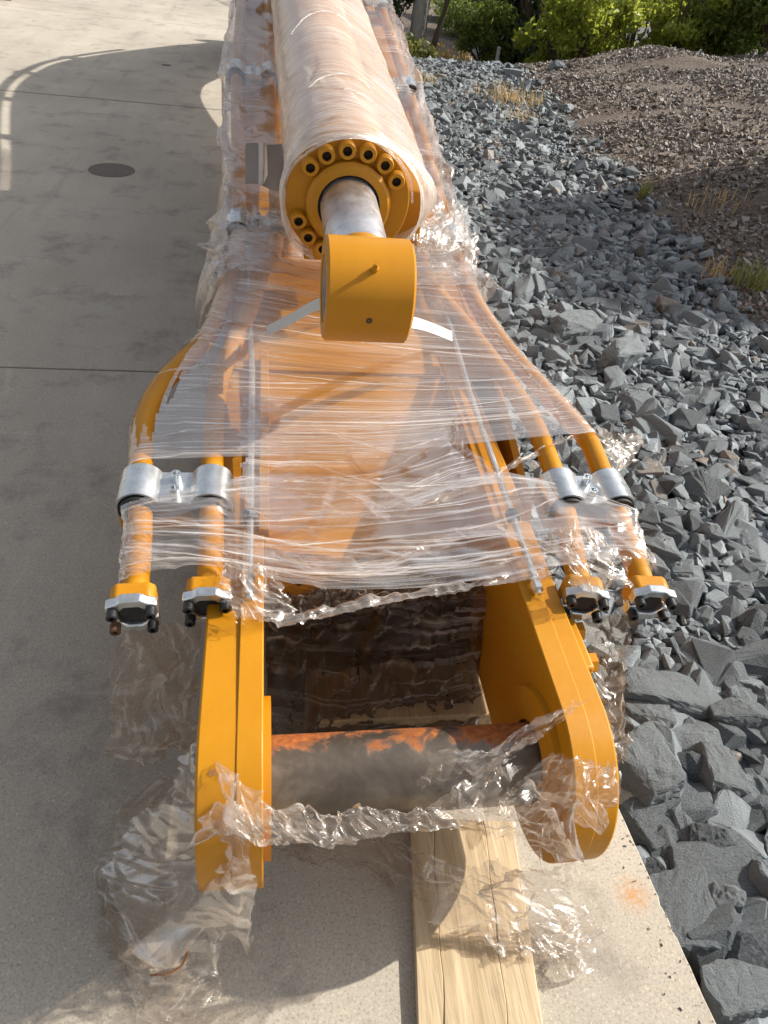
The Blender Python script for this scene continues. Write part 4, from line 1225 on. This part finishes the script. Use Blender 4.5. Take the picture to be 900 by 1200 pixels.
def tree(name, base, h, rad, nleaf, leaf, mat, label, cat, trunk=.08, low=.15, clumps=26, group=None, z0=None):
    b = A(base, float); g = np.random.default_rng(abs(hash((round(b[0], 2), round(b[1], 2)))) % 9999)
    t_ = thing(name, label, cat, tuple(b), group)
    m_ = MB(); m_.tube(catmull([b + [0, 0, -.1], b + [.05 * h * .3, 0, h * .3], b + [-.04 * h * .3, .03, h * .7]], 8), [trunk * (1 - .09 * i) for i in range(8)], 10)
    cc = []
    for i in range(clumps):
        d = g.normal(size=3); d /= np.linalg.norm(d); d *= g.uniform(.45, 1.) ** .6
        c = b + [0, 0, h * (low + (1 - low) * .5)] + d * [rad, rad, h * (1 - low) * .5]
        cc.append(c)
        m_.tube(catmull([b + [0, 0, h * low * .6], (b + [0, 0, h * low]) * .5 + c * .5 + [0, 0, .03 * h], c], 5), [trunk * .45, trunk * .3, trunk * .2, trunk * .12, trunk * .05], 5, False)
    m_.build('trunk', 'bark', t_)
    cc = A(cc); ci = g.integers(0, clumps, nleaf); cr = rad * .42
    d = g.normal(size=(nleaf, 3)); d /= np.linalg.norm(d, axis=1, keepdims=True); d *= (g.random((nleaf, 1)) ** .45)
    P = cc[ci] + d * cr * g.uniform(.6, 1.15, (clumps, 1))[ci] * [1, 1, .8]
    P[:, 2] = np.maximum(P[:, 2], b[2] + .05)
    a1 = g.normal(size=(nleaf, 3)); a1 += d * .3; a1 /= np.linalg.norm(a1, axis=1, keepdims=True)
    a2 = np.cross(a1, g.normal(size=(nleaf, 3))); a2 /= np.linalg.norm(a2, axis=1, keepdims=True)
    s_ = leaf * g.uniform(.6, 1.3, (nleaf, 1))
    V_ = np.stack([P - a1 * s_, P + a2 * s_ * .42, P + a1 * s_, P - a2 * s_ * .42], 1).reshape(-1, 3)
    obj('crown', fast_mesh('crown', V_, np.arange(nleaf * 4).reshape(-1, 4), smooth=False), mat, t_)
    return t_


def gp(u_, v_, Y):
    d = CR @ A([(u_ - 450) / FPX, (v_ - 600) / FPX, 1.]); p = d * (Y / d[1]); return p[0]


def shrub(u_, Y, h, rad, nl, leaf, mat, lab, cat='shrub', **kw):
    x = gp(u_, 30, Y); tree('shrub' if cat == 'shrub' else 'tree', (x, Y, float(terr(x, Y))), h, rad, nl, leaf, mat, lab, cat, **kw)


shrub(690, 14.4, 1.75, .80, 5200, .06, 'leaf_bright', 'yellow-green shrub behind the mound crest, left of the tallest bright one', low=.05)
shrub(655, 15.2, 1.9, .7, 4500, .06, 'leaf_bright', 'olive shrub with brown tips at the left of the bright shrubs', low=.05)
shrub(745, 15.3, 1.95, .85, 5500, .06, 'leaf_bright', 'tall bright yellow-green shrub in the middle of the row behind the mound', low=.05)
shrub(800, 14.6, 1.95, .75, 5000, .055, 'leaf_bright', 'sunlit lime green shrub at the right of the bright row', low=.05)
shrub(858, 14.5, 1.6, .75, 6000, .06, 'leaf_mid', 'low leafy green shrub over the mound crest at the right', low=.05)
shrub(905, 14.0, 1.7, .7, 6000, .06, 'leaf_mid', 'green shrub cut by the right edge of the picture', low=.05)
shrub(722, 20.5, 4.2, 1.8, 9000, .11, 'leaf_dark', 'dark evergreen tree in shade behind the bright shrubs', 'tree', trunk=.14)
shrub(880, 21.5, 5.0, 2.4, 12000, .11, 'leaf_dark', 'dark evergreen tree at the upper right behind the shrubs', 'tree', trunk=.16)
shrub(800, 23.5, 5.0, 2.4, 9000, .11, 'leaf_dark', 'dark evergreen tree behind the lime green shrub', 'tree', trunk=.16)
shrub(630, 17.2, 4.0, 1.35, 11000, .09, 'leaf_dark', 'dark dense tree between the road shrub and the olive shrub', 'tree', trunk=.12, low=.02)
shrub(575, 17.0, 1.35, .62, 6500, .05, 'leaf_mid', 'rounded green shrub standing by the road kerb', low=.02)
shrub(448, 17.0, 2.2, .75, 6000, .06, 'leaf_dark', 'dark shrub at the roadside just right of the barrel top', low=.02)
shrub(487, 15.2, .6, .42, 1800, .05, 'greengrass', 'low yellowish bush in front of the grey post', low=.02, trunk=.02)
shrub(533, 15.4, .45, .55, 1800, .04, 'dry', 'low brown dried bush in front of the road', low=.02, trunk=.02)
shrub(548, 22.5, .9, .9, 3000, .06, 'leaf_mid', 'grey-green bush on the far side of the road', low=.02)
# slim street tree: bare stem in view, foliage above
x = gp(514, 35, 16.8); zt = float(terr(x, 16.8))
tt = thing('tree', 'slim young tree with a bare stem beside the grey post', 'tree', (x, 16.8, zt))
MB().tube(catmull([(x - .12, 16.8, zt - .1), (x - .05, 16.8, zt + .5), (x + .10, 16.8, zt + 1.2), (x + .12, 16.8, zt + 2.4)], 12), [.075 - .004 * i for i in range(12)], 10).build('trunk', 'bark', tt)
g = np.random.default_rng(3); nl = 2600
P = A([x + .1, 16.8, zt + 2.75]) + g.normal(size=(nl, 3)) * [.62, .6, .5]; a1 = g.normal(size=(nl, 3)) * .07; a2 = np.cross(a1, g.normal(size=(nl, 3))); a2 /= np.linalg.norm(a2, axis=1, keepdims=True) + 1e-9; a2 *= .03
obj('crown', fast_mesh('crown', np.stack([P - a1, P + a2, P + a1, P - a2], 1).reshape(-1, 3), np.arange(nl * 4).reshape(-1, 4), smooth=False), 'leaf_bright', tt)
# posts
x = gp(489, 28, 16.6); zt = float(terr(x, 16.6))
po = thing('street_pole', 'thick grey street pole with a pale conduit on its side, by the road', 'pole', (x, 16.6, zt))
MB().tube([(x, 16.6, zt - .2), (x, 16.6, zt + 2.), (x, 16.6, zt + 5.)], [.13, .125, .11], 20).build('shaft', 'post', po)
MB().tube([(x + .15, 16.52, zt - .2), (x + .15, 16.52, zt + 2.2)], .035, 10).build('conduit', 'zinc', po)
x = gp(585, 55, 14.3); zt = float(terr(x, 14.3))
po = thing('marker_post', 'short pale marker post at the far end of the rocks', 'post', (x, 14.3, zt)); MB().tube([(x, 14.3, zt - .1), (x, 14.3, zt + .42)], .03, 10).build('shaft', 'post', po); MB().lathe([(0, .036), (.03, .036), (.04, .001)], frame((x, 14.3, zt + .42), (0, 0, 1)), 12).build('cap', 'post', po)


def car(x, y, lab, rot=.1):
    z = -.9; t_ = thing('parked_car', lab, 'car', (x, y, z))
    prof = [(-2.1, .35), (-2.15, .7), (-1.2, .86), (-.6, 1.38), (.9, 1.40), (1.6, .98), (2.1, .9), (2.15, .4)]
    rm = Matrix.Translation((x, y, z)) @ Matrix.Rotation(rot, 4, 'Z')
    n_ = len(prof); v = [rm @ Vector((a, s * (.85 - .12 * (b > 1.)), b)) for s in (-1, 1) for a, b in prof]
    MB().add(v, [tuple(range(n_)), tuple(range(2 * n_ - 1, n_ - 1, -1))] + [(i, i + n_, (i + 1) % n_ + n_, (i + 1) % n_) for i in range(n_)]).build('body', 'carpaint', t_, .05)
    v = [rm @ Vector(p) for p in ((-.95, -.80, .92), (-.5, -.755, 1.30), (.85, -.755, 1.31), (1.3, -.80, .97))] + [rm @ Vector(p) for p in ((-.95, -.865, .92), (-.5, -.77, 1.30), (.85, -.77, 1.31), (1.3, -.865, .97))]
    MB().add(v, [(0, 1, 2, 3), (4, 7, 6, 5), (0, 4, 5, 1), (1, 5, 6, 2), (2, 6, 7, 3), (3, 7, 4, 0)]).build('side_window', 'glass', t_)
    for wx in (-1.3, 1.3):
        for wy in (-.8, .8):
            w_ = MB().lathe([(-.1, .2), (-.1, .32), (.1, .32), (.1, .2)], rm @ Matrix.Translation((wx, wy, .32)), 24, True).build('wheel', 'rubber', t_)
            MB().lathe([(-.105, .001), (-.105, .2), (.1, .2)], rm @ Matrix.Translation((wx, wy, .32)), 20).build('rim', 'zinc', w_)


car(gp(592, 3, 25.5), 25.5, 'dark car parked across the road behind the rounded shrub', .08)
# pallet at the top left corner
p = at(6, 1, 0); pl = thing('wooden_pallet', 'wooden pallet standing on the sunlit concrete at the top left corner', 'pallet', (p[0], p[1], 0))
for k in range(3):
    MB().box((p[0] - 1.0, p[1] + .05 + .45 * k, .001), (p[0] + .07, p[1] + .15 + .45 * k, .09)).build('runner', 'timber2', pl, .004)
for k in range(6):
    MB().box((p[0] - 1.0 + .19 * k, p[1] + .03, .092), (p[0] - .88 + .19 * k, p[1] + 1.12, .112)).build('deck_board', 'timber2', pl, .003)
# unseen tree added out of the frame at the right to shade the slope
tree('tree', (6.4, 5.4, float(terr(6.4, 5.4))), 3.0, 1.15, 26000, .11, 'leaf_dark', 'unseen dense tree added right of the picture to cast shade on the slope', 'tree', trunk=.1, low=.35, clumps=30)
